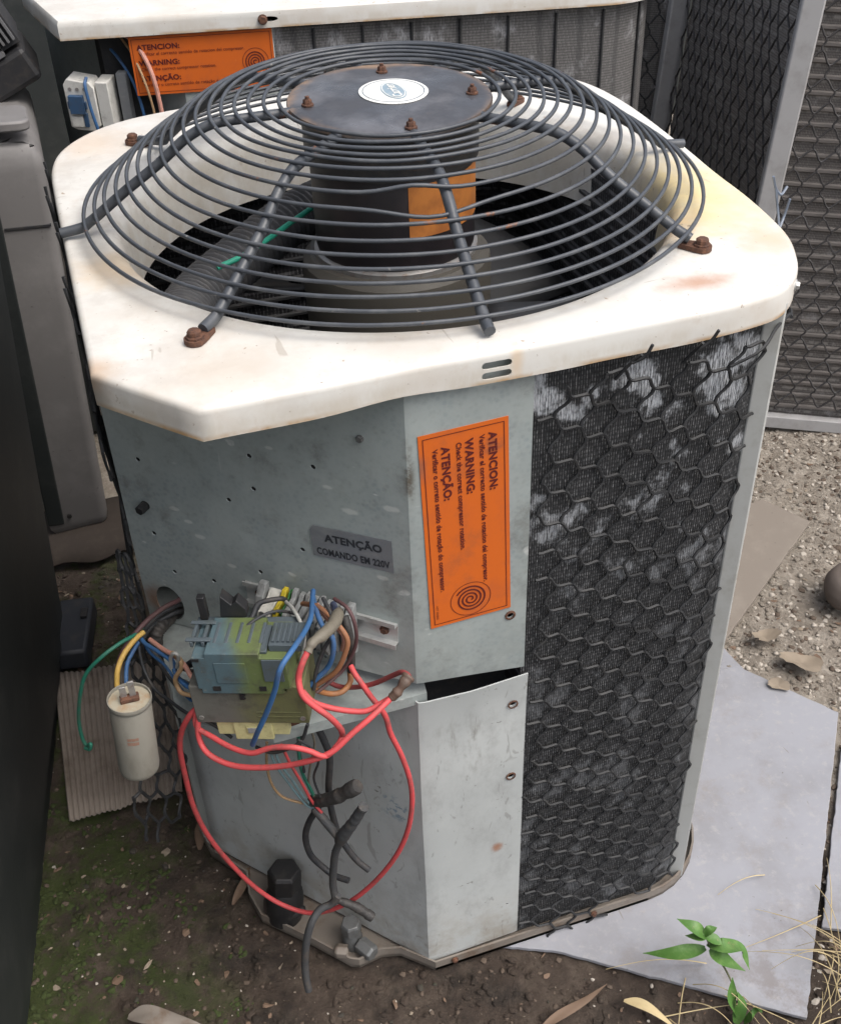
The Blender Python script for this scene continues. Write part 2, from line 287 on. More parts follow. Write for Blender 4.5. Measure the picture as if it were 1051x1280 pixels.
k.over((0.10, 0.08, 0.06), k.ramp(k.noise(90, 4, 0.6), 0.66, 0.74), 0.7); M['sheet_brown'] = k.done()
k = Mat('leaf_green', (0.070, 0.165, 0.032), 0.5); k.over((0.14, 0.24, 0.07), k.ramp(k.noise(60, 6, 0.7), 0.45, 0.7), 0.7); k.over((0.20, 0.17, 0.08), k.ramp(k.noise(90, 5, 0.7, off=(3, 0, 0)), 0.62, 0.7), 0.7); k.bump(k.noise(300, 3), 0.4, 0.001); M['leaf_green'] = k.done()
plain('stem_green', (0.14, 0.15, 0.08), 0.6)
plain('dry_straw', (0.50, 0.40, 0.22), 0.7, 0, (0.30, 0.20, 0.10), 0.5, 40)
plain('dry_leaf', (0.15, 0.098, 0.066), 0.8, 0, (0.11, 0.07, 0.045), 0.7, 50)
plain('dry_leaf_pale', (0.25, 0.205, 0.155), 0.85, 0, (0.20, 0.155, 0.11), 0.7, 40)
plain('moss_green', (0.034, 0.048, 0.011), 0.95, 0, (0.03, 0.035, 0.012), 0.7, 40)
plain('pebble_pale', (0.40, 0.36, 0.31), 0.9, 0, (0.20, 0.17, 0.14), 0.6, 80)
plain('pebble_brown', (0.095, 0.070, 0.052), 0.9, 0, (0.08, 0.06, 0.045), 0.6, 80)
plain('pebble_dark', (0.042, 0.036, 0.029), 0.9, 0, (0.03, 0.04, 0.012), 0.5, 60)
plain('foot_sheet', (0.045, 0.034, 0.027), 0.9)
plain('lump_brown', (0.13, 0.105, 0.09), 0.7, 0, (0.10, 0.085, 0.075), 0.7, 16, 0.1)
plain('badge_white', (0.78, 0.78, 0.74), 0.4, 0, (0.45, 0.42, 0.36), 0.4, 50)
plain('badge_blue', (0.23, 0.31, 0.37), 0.4, 0, (0.50, 0.50, 0.48), 0.5, 90)
plain('badge_ink', (0.05, 0.09, 0.14), 0.4)
plain('contactor_white', (0.62, 0.61, 0.57), 0.5)
plain('contactor_blue', (0.035, 0.085, 0.17), 0.45)
plain('blue_bit', (0.08, 0.20, 0.34), 0.5)

# ground: brown soil, moss in the shade of the cabinet, pale gravelly concrete on the right and at the back
k = Mat('soil', (0.072, 0.051, 0.038), 0.95)
k.over((0.145, 0.112, 0.085), k.ramp(k.noise(26, 8, 0.72), 0.45, 0.70), 0.75)
k.over((0.024, 0.018, 0.014), k.ramp(k.noise(11, 7, 0.7, off=(4, 2, 0)), 0.46, 0.66), 0.8)
gx = k.axis(0); gy = k.axis(1)
moss = k.math('MULTIPLY', k.ramp(k.math('ADD', gx, k.math('MULTIPLY', k.noise(9, 4), 0.2)), 0.16, -0.04), k.ramp(k.noise(10, 9, 0.76, off=(7, 7, 0)), 0.44, 0.58))
k.over((0.050, 0.072, 0.012), moss, 0.9)
pale = k.math('ADD', k.math('ADD', gx, k.math('MULTIPLY', gy, 0.9)), k.math('MULTIPLY', k.math('SUBTRACT', k.noise(9, 6, 0.7), 0.5), 0.5))
pf = k.ramp(pale, 0.86, 1.12)
g2 = k.n('MixRGB'); g2.inputs[1].default_value = rgb((0.29, 0.25, 0.205)); g2.inputs[2].default_value = rgb((0.44, 0.39, 0.33)); k.link(k.ramp(k.noise(34, 9, 0.75, off=(1, 0, 4)), 0.40, 0.66), g2.inputs[0])
g3 = k.n('MixRGB'); g3.inputs[2].default_value = rgb((0.10, 0.08, 0.062)); k.link(k.math('MULTIPLY', k.ramp(k.noise(60, 7, 0.7, off=(9, 3, 0)), 0.55, 0.68), 0.75), g3.inputs[0]); k.link(g2.outputs[0], g3.inputs[1])
mx = k.n('MixRGB'); k.link(pf, mx.inputs[0]); k.link(k.c, mx.inputs[1]); k.link(g3.outputs[0], mx.inputs[2]); k.c = mx.outputs[0]
k.bump(k.noise(60, 9, 0.78), 0.9, 0.014); k.bump(k.noise(260, 5, 0.75), 0.7, 0.004)
M['soil'] = k.done()

# ------------------------------------------------------------------ mesh helpers
I4 = Matrix.Identity(4)
def frame(o, x, y):
    """matrix with origin o, axes x, y and their cross product"""
    x = Vector(x).normalized(); y = Vector(y); y = (y - x * y.dot(x)).normalized(); z = x.cross(y)
    f = Matrix.Identity(4)
    for i in range(3): f[i][0] = x[i]; f[i][1] = y[i]; f[i][2] = z[i]
    f.translation = Vector(o); return f
def smooth_path(pts, sub=6):
    P = [Vector(q) for q in pts]
    if len(P) < 3: return P
    out = []
    for i in range(len(P) - 1):
        a = P[i - 1] if i else P[0] * 2 - P[1]; b = P[i]; c = P[i + 1]; d = P[i + 2] if i + 2 < len(P) else c * 2 - b
        for j in range(sub):
            t = j / sub
            out.append(0.5 * ((2 * b) + (c - a) * t + (2 * a - 5 * b + 4 * c - d) * t * t + (3 * b - a - 3 * c + d) * t ** 3))
    out.append(P[-1]); return out
class MB:
    def __init__(s): s.v = []; s.f = []; s.mi = []; s.uv = None
    def add(s, vs, fs, mi=0, mx=I4):
        o = len(s.v); s.v += [tuple(mx @ Vector(q)) for q in vs]; s.f += [tuple(o + i for i in f) for f in fs]; s.mi += [mi] * len(fs); return s
    def box(s, lo, hi, mi=0, mx=I4):
        (a, b, c), (d, e, f) = lo, hi
        return s.add([(a, b, c), (d, b, c), (d, e, c), (a, e, c), (a, b, f), (d, b, f), (d, e, f), (a, e, f)],
                     [(0, 3, 2, 1), (4, 5, 6, 7), (0, 1, 5, 4), (1, 2, 6, 5), (2, 3, 7, 6), (3, 0, 4, 7)], mi, mx)
    def prism(s, poly, z0, z1, mi=0, mx=I4):
        n = len(poly)
        return s.add([(x, y, z0) for x, y in poly] + [(x, y, z1) for x, y in poly],
                     [tuple(reversed(range(n))), tuple(range(n, 2 * n))] + [(i, (i + 1) % n, n + (i + 1) % n, n + i) for i in range(n)], mi, mx)
    def tube(s, path, r, n=8, mi=0, mx=I4, caps=True, closed=False):
        P = [Vector(q) for q in path]; k = len(P); vs = []; fs = []
        T = []
        for i in range(k):
            a = P[(i - 1) % k] if (closed or i) else P[i]; b = P[(i + 1) % k] if (closed or i < k - 1) else P[i]
            t = b - a; T.append(t.normalized() if t.length > 1e-9 else Vector((0, 0, 1)))
        up = Vector((0, 0, 1)) if abs(T[0].z) < 0.9 else Vector((1, 0, 0)); nr = (up - T[0] * up.dot(T[0])).normalized()
        for i in range(k):
            nr = nr - T[i] * nr.dot(T[i]); nr = nr.normalized() if nr.length > 1e-6 else T[i].orthogonal().normalized()
            bn = T[i].cross(nr); rr = r(i / (k - 1)) if callable(r) else r
            for j in range(n):
                a = 2 * math.pi * j / n; vs.append(P[i] + (nr * math.cos(a) + bn * math.sin(a)) * rr)
        for i in range(k if closed else k - 1):
            for j in range(n):
                fs.append((i * n + j, i * n + (j + 1) % n, ((i + 1) % k) * n + (j + 1) % n, ((i + 1) % k) * n + j))
        if caps and not closed: fs += [tuple(reversed(range(n))), tuple(range((k - 1) * n, k * n))]
        return s.add(vs, fs, mi, mx)
    def lathe(s, prof, n=32, mi=0, mx=I4, caps=True):
        vs = []; fs = []; k = len(prof)
        for r, z in prof:
            for j in range(n): a = 2 * math.pi * j / n; vs.append((r * math.cos(a), r * math.sin(a), z))
        for i in range(k - 1):
            for j in range(n): fs.append((i * n + j, i * n + (j + 1) % n, (i + 1) * n + (j + 1) % n, (i + 1) * n + j))
        if caps: fs += [tuple(reversed(range(n))), tuple(range((k - 1) * n, k * n))]
        return s.add(vs, fs, mi, mx)
    def grid(s, rows, mi=0, mx=I4, closed=False):
        k = len(rows); n = len(rows[0]); vs = [q for r in rows for q in r]; fs = []
        for i in range(k - 1):
            for j in range(n if closed else n - 1): fs.append((i * n + j, i * n + (j + 1) % n, (i + 1) * n + (j + 1) % n, (i + 1) * n + j))
        return s.add(vs, fs, mi, mx)
    def mesh(s, name, mats, smooth=0.6):
        me = bpy.data.meshes.new(name); me.from_pydata(s.v, [], s.f)
        for q in (mats if isinstance(mats, (list, tuple)) else [mats]): me.materials.append(M[q] if isinstance(q, str) else q)
        if len(me.materials) > 1:
            for pl, i in zip(me.polygons, s.mi): pl.material_index = i
        if s.uv:
            ul = me.uv_layers.new(name='UVMap')
            for lp in me.loops: ul.data[lp.index].uv = s.uv[lp.vertex_index]
        me.update()
        if smooth: me.shade_smooth(); me.set_sharp_from_angle(angle=smooth)
        return me
    def build(s, name, mats, parent=None, smooth=0.6, bevel=0.0, solid=0.0, cut=None):
        o = bpy.data.objects.new(name, s.mesh(name, mats, smooth)); COL.objects.link(o)
        if parent is not None: o.parent = parent; o.matrix_parent_inverse = parent.matrix_basis.inverted()
        if solid: q = o.modifiers.new('thickness', 'SOLIDIFY'); q.thickness = solid; q.offset = 0
        if cut is not None:
            bake(o)
            q = o.modifiers.new('holes', 'BOOLEAN'); q.operation = 'DIFFERENCE'; q.solver = 'EXACT'; q.object = cut
            bake(o); d = cut.data; bpy.data.objects.remove(cut); bpy.data.meshes.remove(d)
            o.data.shade_smooth(); o.data.set_sharp_from_angle(angle=smooth or 0.6)
        if bevel: q = o.modifiers.new('bevel', 'BEVEL'); q.width = bevel; q.segments = 2; q.limit_method = 'ANGLE'; q.angle_limit = math.radians(40)
        return o
def bake(o):
    dg = bpy.context.evaluated_depsgraph_get(); dg.update()
    me = bpy.data.meshes.new_from_object(o.evaluated_get(dg)); old = o.data; o.modifiers.clear(); o.data = me; bpy.data.meshes.remove(old)
def tag(o, label=None, cat=None, group=None, kind=None):
    if label: o['label'] = label
    if cat: o['category'] = cat
    if group: o['group'] = group
    if kind: o['kind'] = kind
    return o
def thing(name, label, cat, loc=(0, 0, 0), group=None):
    o = bpy.data.objects.new(name, None); COL.objects.link(o); o.location = loc; o.empty_display_size = 0.1
    return tag(o, label, cat, group)
def text_mesh(items, mx):
    """flat lettering: items = (text, x, y, size, bold, align); returns one MB in the plane of mx"""
    mb = MB()
    for tx, x, y, size, bold, sx in items:
        cu = bpy.data.curves.new('t', 'FONT'); cu.body = tx; cu.size = size; cu.offset = bold; cu.resolution_u = 3; cu.space_character = 1.05
        ob = bpy.data.objects.new('t', cu); COL.objects.link(ob)
        dg = bpy.context.evaluated_depsgraph_get(); dg.update()
        me = bpy.data.meshes.new_from_object(ob.evaluated_get(dg))
        vs = [(x + q.co.x * sx, y + q.co.y, 0.0) for q in me.vertices]
        mb.add(vs, [tuple(p.vertices) for p in me.polygons], 0, mx)
        bpy.data.objects.remove(ob); bpy.data.curves.remove(cu); bpy.data.meshes.remove(me)
    return mb
def catmull_closed(pts, sub): 
    n = len(pts); out = []
    for i in range(n):
        a, b, c, d = (Vector(pts[(i + q) % n]) for q in (-1, 0, 1, 2))
        for j in range(sub):
            t = j / sub; out.append(0.5 * ((2 * b) + (c - a) * t + (2 * a - 5 * b + 4 * c - d) * t * t + (3 * b - a - 3 * c + d) * t ** 3))
    return out
def bolt_mb(p, axis, r=0.008, h=0.006, washer=0.012):
    mb = MB(); z = Vector(axis).normalized(); fr = frame(p, z.orthogonal(), z.cross(z.orthogonal()))
    mb.lathe([(washer, 0), (washer, 0.0018), (washer * .55, 0.0022)], 14, 0, fr)
    mb.lathe([(r, 0.002), (r, h), (r * .82, h + 0.0015)], 6, 0, fr)
    return mb

# ================================================================== the setting
def ground_h(x, y):
    q = Vector((x * 9, y * 9, 0)); q2 = Vector((x * 31, y * 31, 3))
    return -0.009 + 0.006 * noise.noise(q) + 0.005 * noise.noise(q2) + 0.0035 * noise.noise(Vector((x * 70, y * 70, 5)))
gm = MB()
xs = [-30, -12, -5, -2, -1.2, -0.7] + [-0.42 + 0.008 * i for i in range(300)] + [2.4, 4, 8, 16, 34]
ys = [-30, -10, -4, -1.6, -0.9] + [-0.34 + 0.008 * i for i in range(215)] + [2.0, 3.5, 7, 15, 34]
gm.grid([[(x, y, ground_h(x, y)) for x in xs] for y in ys])
tag(gm.build('ground', 'soil', smooth=3.2), 'brown mossy soil that turns into pale gravelly concrete on the right', kind='structure')

# ================================================================== main condenser
S_T, S_B = 0.983, 0.951
CX, CY = 0.375, 0.380
condenser = thing('condenser_unit', 'open rusty condenser with white cover and black domed fan grille in the middle', 'condenser', (0.37, 0.4, 0), 'condensers in the yard')

# cover ---------------------------------------------------------------
outline = [(0.0806, 0.0), (0.14, 0.0), (0.20, 0.0), (0.28, 0.002), (0.36, 0.0), (0.44, 0.0), (0.52, 0.0), (0.575, 0.0), (0.616, 0.003), (0.656, 0.014), (0.690, 0.042), (0.714, 0.080), (0.734, 0.130), (0.749, 0.22),
           (0.757, 0.32), (0.767, 0.42), (0.775, 0.52), (0.778, 0.60), (0.770, 0.685), (0.742, 0.752), (0.695, 0.797), (0.63, 0.820), (0.50, 0.826), (0.35, 0.826), (0.22, 0.824), (0.155, 0.815),
           (0.100, 0.795), (0.052, 0.757), (0.018, 0.705), (0.003, 0.645), (0.0, 0.56), (0.0, 0.42), (0.0, 0.28), (0.0, 0.18), (0.0, 0.0953)]
def densify(pts, sharp, sub=5):
    out = []; n = len(pts)
    for i in range(n):
        b = Vector((*pts[i], 0)); c = Vector((*pts[(i + 1) % n], 0))
        if (i + 1) % n == 0: a = b; 
        a = Vector((*pts[i - 1], 0)); d = Vector((*pts[(i + 2) % n], 0))
        if i in sharp: a = b * 2 - c
        if (i + 1) % n in sharp: d = c * 2 - b
        for j in range(sub):
            t = j / sub; out.append(0.5 * ((2 * b) + (c - a) * t + (2 * a - 5 * b + 4 * c - d) * t * t + (3 * b - a - 3 * c + d) * t ** 3))
    return out
ol = densify(outline, {0, len(outline) - 1})
def offset_in(loop, d):
    n = len(loop); out = []
    for i in range(n):
        t = (loop[(i + 1) % n] - loop[i - 1]).normalized(); out.append(loop[i] + Vector((-t.y, t.x, 0)) * d)
    return out
def wob(p, z):
    f = 1.0 if z < 0.97 else 0.35
    return Vector((p.x, p.y, z + f * (0.0022 * noise.noise(Vector((p.x * 9, p.y * 9, 1))) + (0.004 * math.exp(-((p.x - 0.26) / 0.05) ** 2) * math.exp(-(p.y / 0.02) ** 2) if z < 0.97 else 0))))
rows = []
for r, zz_ in [(0.3085, S_T - 0.088), (0.309, S_T - 0.055), (0.311, S_T - 0.030), (0.3145, S_T - 0.014), (0.319, S_T - 0.0055), (0.326, S_T - 0.0010), (0.336, S_T)]:
    row = []
    for p in ol:
        a = math.atan2(p.y - CY, p.x - CX); row.append(Vector((CX + r * math.cos(a), CY + r * math.sin(a), zz_)))
    rows.append(row)
for fct in (0.3, 0.65):
    o1 = offset_in(ol, 0.012); rows.append([wob(rows[6][i].lerp(o1[i], fct), S_T) for i in range(len(ol))])
for d, zz_ in [(0.0065, S_T), (0.0040, S_T - 0.0004), (0.0017, S_T - 0.0015), (0.0004, S_T - 0.0035), (0.0, S_T - 0.0065), (0.0, S_T - 0.020), (0.0, S_B)]:
    rows.append([wob(q, zz_) for q in offset_in(ol, d)])
cm = MB(); cm.grid(rows, closed=True)
cut = MB()
def slot_poly(x0, x1, zc, r): 
    return [(x1 + r * math.sin(a), zc - r * math.cos(a)) for a in [i * math.pi / 6 for i in range(7)]] + [(x0 - r * math.sin(a), zc + r * math.cos(a)) for a in [i * math.pi / 6 for i in range(7)]]
fy = frame((0, 0, 0), (1, 0, 0), (0, 0, 1))
for zc in (0.9700, 0.9595): cut.prism(slot_poly(0.340, 0.362, zc, 0.0036), -0.02, 0.02, 0, fy)
cover = cm.build('cover', 'cover_paint', condenser, solid=0.0014, cut=cut.build('cutter', 'rust'), smooth=0.9)
mb = bolt_mb((0.6905, 0.0425, 0.967), (0.75, -0.66, 0), 0.0045, 0.0035, 0.006); mb.build('screw', 'rail_metal', cover)

# base pan ------------------------------------------------------------
def arc(cx, cy, r, a0, a1, n=8): return [(cx + r * math.cos(math.radians(a0 + (a1 - a0) * i / n)), cy + r * math.sin(math.radians(a0 + (a1 - a0) * i / n))) for i in range(n + 1)]
pan = [(0.272, 0.004)] + arc(0.605, 0.132, 0.128, -90, 0) + arc(0.613, 0.69, 0.12, 0, 90) + arc(0.12, 0.69, 0.12, 90, 180) + [(-0.004, 0.345), (0.006, 0.300), (0.050, 0.242), (0.046, 0.204), (0.056, 0.162), (0.112, 0.105), (0.160, 0.050), (0.172, 0.044), (0.206, 0.049), (0.232, 0.042)]
pm = MB(); pm.prism(pan, 0.004, 0.010)
pl_ = [Vector((x, y, 0)) for x, y in pan]; inn = offset_in(pl_, 0.003)
pm.grid([[Vector((q.x, q.y, 0.004)) for q in pl_], [Vector((q.x, q.y, 0.024)) for q in pl_], [Vector((q.x, q.y, 0.024)) for q in inn], [Vector((q.x, q.y, 0.008)) for q in inn]], closed=True)
base_pan = pm.build('base_pan', 'pan_metal', condenser, smooth=0.5)
for p in [(0.515, 0.003, 0.019), (0.300, 0.003, 0.018)]:
    mb = bolt_mb(p, (0, -1, 0), 0.004, 0.003, 0.005); mb.build('screw', 'rust', base_pan)

# control panel: a folded sheet, flat front strip + diagonal face ----------
dA, dB = Vector((0.0, 0.25, 0)), Vector((0.267, 0.012, 0)); dT = (dB - dA).normalized(); dN = Vector((dT.y, -dT.x, 0))
def DP(s, off, z): q = dA + dT * s + dN * off; return Vector((q.x, q.y, z))
dL = (dB - dA).length
def fold_sheet(zl0, zl1, zf0, zf1, zr0, zr1, xr, left=None):
    dA = left or globals()['dA']; dT = (dB - dA).normalized(); dN = Vector((dT.y, -dT.x, 0)); dL = (dB - dA).length
    def DP(s, off, z): q = dA + dT * s + dN * off; return Vector((q.x, q.y, z))
    mb = MB(); rws = []
    ns = 14
    cols = [(DP(dL * i / ns, 0, 0), zl0 + (zf0 - zl0) * i / ns, zl1 + (zf1 - zl1) * i / ns) for i in range(ns)]
    # rounded fold
    a = DP(dL - 0.006, 0, 0); cols.append((a, zf0, zf1)); cols.append((Vector((0.2655, 0.0133, 0)), zf0, zf1)); cols.append((Vector((0.272, 0.012, 0)), zf0, zf1))
    for i in range(1, 8): x = 0.272 + (xr - 0.272) * i / 7; cols.append((Vector((x, 0.012, 0)), zf0 + (zr0 - zf0) * i / 7, zf1 + (zr1 - zf1) * i / 7))
    for j in range(13):
        t = j / 12; row = []
        for p, z0, z1 in cols:
            z = z0 + (z1 - z0) * t; w = 0.0016 * noise.noise(Vector((p.x * 7, p.y * 7, z * 7))); row.append(Vector((p.x + dN.x * w, p.y + dN.y * w, z)))
        rws.append(row)
    return mb.grid(rws)
cut = MB()
hf = lambda s, z: frame(DP(s, 0, z), dT, (0, 0, 1))
def hole(mb, fr, rx, ry, n=10, d=0.02): mb.prism([(rx * math.cos(2 * math.pi * i / n), ry * math.sin(2 * math.pi * i / n)) for i in range(n)], -d, d, 0, fr)
for x, y, z in [(0.026, 0.227, 0.8), (0.133, 0.131, 0.839), (0.188, 0.082, 0.843), (0.133, 0.132, 0.797), (0.108, 0.154, 0.774), (0.026, 0.227, 0.698), (0.039, 0.215, 0.646), (0.079, 0.179, 0.649), (0.171, 0.098, 0.73), (0.128, 0.136, 0.682)]:
    s = (Vector((x, y, 0)) - dA).dot(dT); hole(cut, hf(s, z), 0.0031, 0.0031, 8)
s_h = (Vector((0.026, 0.226, 0)) - dA).dot(dT); hole(cut, hf(s_h, 0.591), 0.0195, 0.0265, 24)
hole(cut, frame((0.375, 0.012, 0.645), (1, 0, 0), (0, 0, 1)), 0.0042, 0.0042, 10)
cp = fold_sheet(0.557, 0.975, 0.576, 0.975, 0.559, 0.975, 0.394)
control_panel = cp.build('control_panel', 'galvanised', condenser, solid=0.0016, cut=cut.build('cutter', 'rust'), smooth=0.5)
mb = bolt_mb(DP((Vector((0.023, 0.229, 0)) - dA).dot(dT), 0, 0.737), dN, 0.006, 0.012, 0.006); mb.build('plug', 'valve_black', control_panel)
mb = bolt_mb(DP((Vector((0.230, 0.045, 0)) - dA).dot(dT), 0, 0.891), dN, 0.0042, 0.003, 0.004); mb.build('screw', 'valve_grey', control_panel)
mb = MB(); mb.lathe([(0.0042, 0), (0.0062, 0), (0.0062, 0.0012), (0.0044, 0.0018), (0.0042, 0.0)], 14, 0, frame((0.375, 0.0110, 0.645), (1, 0, 0), (0, 0, 1)), caps=False); mb.build('grommet', 'rust', control_panel)

# warning label -----------------------------------------------------------
LW, LL = 0.0915, 0.2475
lf = frame((0.368, 0.0105, 0.9065), (-0.030, 0, -1), (1, 0, 0.02))      # x runs down the label, y towards its right edge
lf = frame((0.3675, 0.0104, 0.9050), (0.0295, 0, -1.0), (1.0, 0, 0.06))
mb = MB(); mb.box((0, -LW, 0), (LL, 0, 0.0005), 0, lf); warn = mb.build('warning_label', 'label_orange', condenser, smooth=0)
tag(warn, 'orange warning label printed sideways in three languages')
lz = lf @ Matrix.Translation((0, 0, 0.0010))
wt = text_mesh([('ATENCION:', 0.0135, -0.0204, 0.0115, 0.00045, 1.08), ('Verificar el correcto sentido de rotacion del compresor.', 0.0140, -0.0300, 0.0075, 0.00024, 1.02),
                ('WARNING:', 0.0150, -0.0446, 0.0115, 0.00045, 1.08), ('Check the correct compressor rotation.', 0.0165, -0.0538, 0.0075, 0.00024, 1.02),
                ('ATEN\u00c7\u00c3O:', 0.0180, -0.0688, 0.0115, 0.00045, 1.08), ('Verificar o correto sentido de rota\u00e7\u00e3o do compressor.', 0.0185, -0.0780, 0.0075, 0.00024, 1.02),
                ('HST 204860', 0.2170, -0.0845, 0.0036, 0.0, 1.0)], lz)
wt.build('lettering', 'ink_brown', warn, smooth=0)
mb = MB(); b = 0.0042
for (x0, y0, x1, y1) in [(b, -LW + b, LL - b, -LW + b + 0.0008), (b, -b - 0.0008, LL - b, -b), (b, -LW + b + 0.0008, b + 0.0008, -b - 0.0008), (LL - b - 0.0008, -LW + b + 0.0008, LL - b, -b - 0.0008)]:
    mb.add([(x0, y0, 0), (x1, y0, 0), (x1, y1, 0), (x0, y1, 0)], [(0, 1, 2, 3)], 0, lz)
mb.build('border_line', 'ink_brown', warn, smooth=0)
def ring_flat(mb, cx, cy, r, w, fr, n=48, r1=None, turns=1.0, a0=0.0):
    r1 = r if r1 is None else r1; rows_ = []
    for i in range(n + 1):
        t = i / n; a = a0 + turns * 2 * math.pi * t; rr = r + (r1 - r) * t
        rows_.append([Vector((cx + (rr - w / 2) * math.cos(a), cy + (rr - w / 2) * math.sin(a), 0)), Vector((cx + (rr + w / 2) * math.cos(a), cy + (rr + w / 2) * math.sin(a), 0))])
    mb.grid(rows_, 0, fr)
mb = MB(); ring_flat(mb, 0.2190, -0.0455, 0.0225, 0.0007, lz); ring_flat(mb, 0.2190, -0.0455, 0.0016, 0.0019, lz, 120, 0.0178, 3.6, 0.4)
mb.build('spiral_symbol', 'ink_brown', warn, smooth=0)

# silver voltage label on the diagonal face --------------------------------
vf = frame(DP(0.241 - 0.0, 0.0014, 0.7685), dT + Vector((0, 0, 0.05)), (0, 0, 1))
mb = MB(); mb.prism([(0, -0.040), (0.0935, -0.042), (0.0945, 0), (0.004, 0), (0, -0.006)], 0, 0.0004, 0, vf); vl = mb.build('voltage_label', 'label_silver', condenser, smooth=0)
tag(vl, 'torn silver label with dark capitals on the diagonal metal face')
vz = vf @ Matrix.Translation((0, 0, 0.0009))
text_mesh([('ATEN\u00c7\u00c3O', 0.017, -0.0175, 0.0132, 0.0005, 1.02), ('COMANDO EM 220V', 0.005, -0.0362, 0.0122, 0.0004, 0.72)], vz).build('lettering', 'ink_dark', vl, smooth=0)

# shelf and lower panel -----------------------------------------------------
sh = MB(); sp = [(0.277, 0.0135), (0.100, 0.0135), (0.006, 0.088), (0.002, 0.322), (0.03, 0.300), (0.28, 0.035)]
sh.prism(sp, 0.5535, 0.5555)
e = [Vector((x, y, 0)) for x, y in sp[:4]]
for a, b_ in zip(e, e[1:]):
    t = (b_ - a).normalized(); nn = Vector((t.y, -t.x, 0)) * 0.0016
    q = [a, b_, b_ + nn, a + nn]; sh.prism([(v.x, v.y) for v in reversed(q)], 0.541, 0.5533)
sh.build('shelf', 'galvanised', condenser, smooth=0.4)
cut = MB()
for z in (0.502, 0.373, 0.098): hole(cut, frame((0.381, 0.010, z), (1, 0, 0), (0, 0, 1)), 0.0048 if z > .2 else 0.003, 0.0042 if z > .2 else 0.002, 10)
hole(cut, frame((0.167, 0.128, 0.168), (0.654, -0.757, 0), (0, 0, 1)), 0.003, 0.0025, 8)
ap = fold_sheet(0.020, 0.541, 0.018, 0.5475, 0.024, 0.549, 0.398, Vector((0.003, 0.318, 0)))
for i, q in enumerate(ap.v):
    if q[2] > 0.535 and q[0] > 0.265: ap.v[i] = (q[0], q[1] - 0.003 - 0.004 * (1 - abs(q[0] - 0.33) / 0.07), q[2])
access_panel = ap.build('access_panel', 'panel_paint', condenser, solid=0.0016, cut=cut.build('cutter', 'rust'), smooth=0.5)
for z in (0.502, 0.373):
    mb = MB(); mb.lathe([(0.0048, 0), (0.0066, 0), (0.0064, 0.0008), (0.0048, 0.0010), (0.0048, 0)], 14, 0, frame((0.381, 0.0100, z), (1, 0, 0), (0, 0, 1)), caps=False); mb.build('screw_hole_rim', 'rust', access_panel)

# added dark block behind the panels, so holes and gaps read as shade ------------------------
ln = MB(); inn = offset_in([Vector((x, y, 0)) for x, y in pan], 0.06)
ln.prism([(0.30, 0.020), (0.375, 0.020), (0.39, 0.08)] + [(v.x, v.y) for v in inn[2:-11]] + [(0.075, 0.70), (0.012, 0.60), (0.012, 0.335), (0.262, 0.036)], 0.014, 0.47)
ln.build('dark_bay_block', 'interior_dark', condenser, smooth=0.4)

# coil: one curved slab round the right, back and left -----------------------------
cpath = [(0.392, 0.018), (0.45, 0.018), (0.53, 0.018)] + arc(0.600, 0.130, 0.112, -90, 0, 10) + [(0.714, 0.3), (0.716, 0.5)] + arc(0.610, 0.69, 0.106, 0, 90, 8) + [(0.45, 0.798), (0.25, 0.798)] + arc(0.12, 0.69, 0.108, 90, 180, 8) + [(0.012, 0.5), (0.012, 0.268)]
cp_ = [Vector((x, y, 0)) for x, y in cpath]; L = [0]
for a, b_ in zip(cp_, cp_[1:]): L.append(L[-1] + (b_ - a).length)
nrm = []
for i in range(len(cp_)):
    t = (cp_[min(i + 1, len(cp_) - 1)] - cp_[max(i - 1, 0)]).normalized(); nrm.append(Vector((t.y, -t.x, 0)))
def coil_slab(path, nr, Ls, z0, z1, th, mo, mi_):
    mb = MB(); n = len(path); uv = []
    for q, off in ((0, 0.0), (1, -th)):
        base = len(mb.v); rws = []
        for z in (z0, z1): rws.append([path[i] + nr[i] * off + Vector((0, 0, z)) for i in range(n)]); uv += [(Ls[i], z) for i in range(n)]
        if q: rws = rws
        mb.grid(rws, q)
    k = 2 * n
    mb.f += [(n + i, n + i + 1, k + n + i + 1, k + n + i) for i in range(n - 1)]; mb.mi += [1] * (n - 1)
    mb.f += [(0, k, k + n, n)]; mb.mi += [1]
    mb.uv = uv; return mb
coil = coil_slab(cp_, nrm, L, 0.012, 0.945, 0.045, 0, 1).build('coil', ['front_fins', 'inner_fins'], condenser, smooth=0.6)
tag(coil, 'black finned coil with crushed dusty patches')
def along(s):
    s = max(0, min(s, L[-1] - 1e-6)); i = 0
    while L[i + 1] < s: i += 1
    t = (s - L[i]) / (L[i + 1] - L[i]); return cp_[i].lerp(cp_[i + 1], t), nrm[i].lerp(nrm[i + 1], t).normalized()
# inner tubes seen through the opening
mb = MB()
for j in range(14):
    z = 0.52 + j * 0.03; mb = MB(); mb.tube([cp_[i] - nrm[i] * 0.049 + Vector((0, 0, z)) for i in range(len(cp_) - 1)], 0.0040, 6); mb.build('coil_tube', 'hose_black', coil)
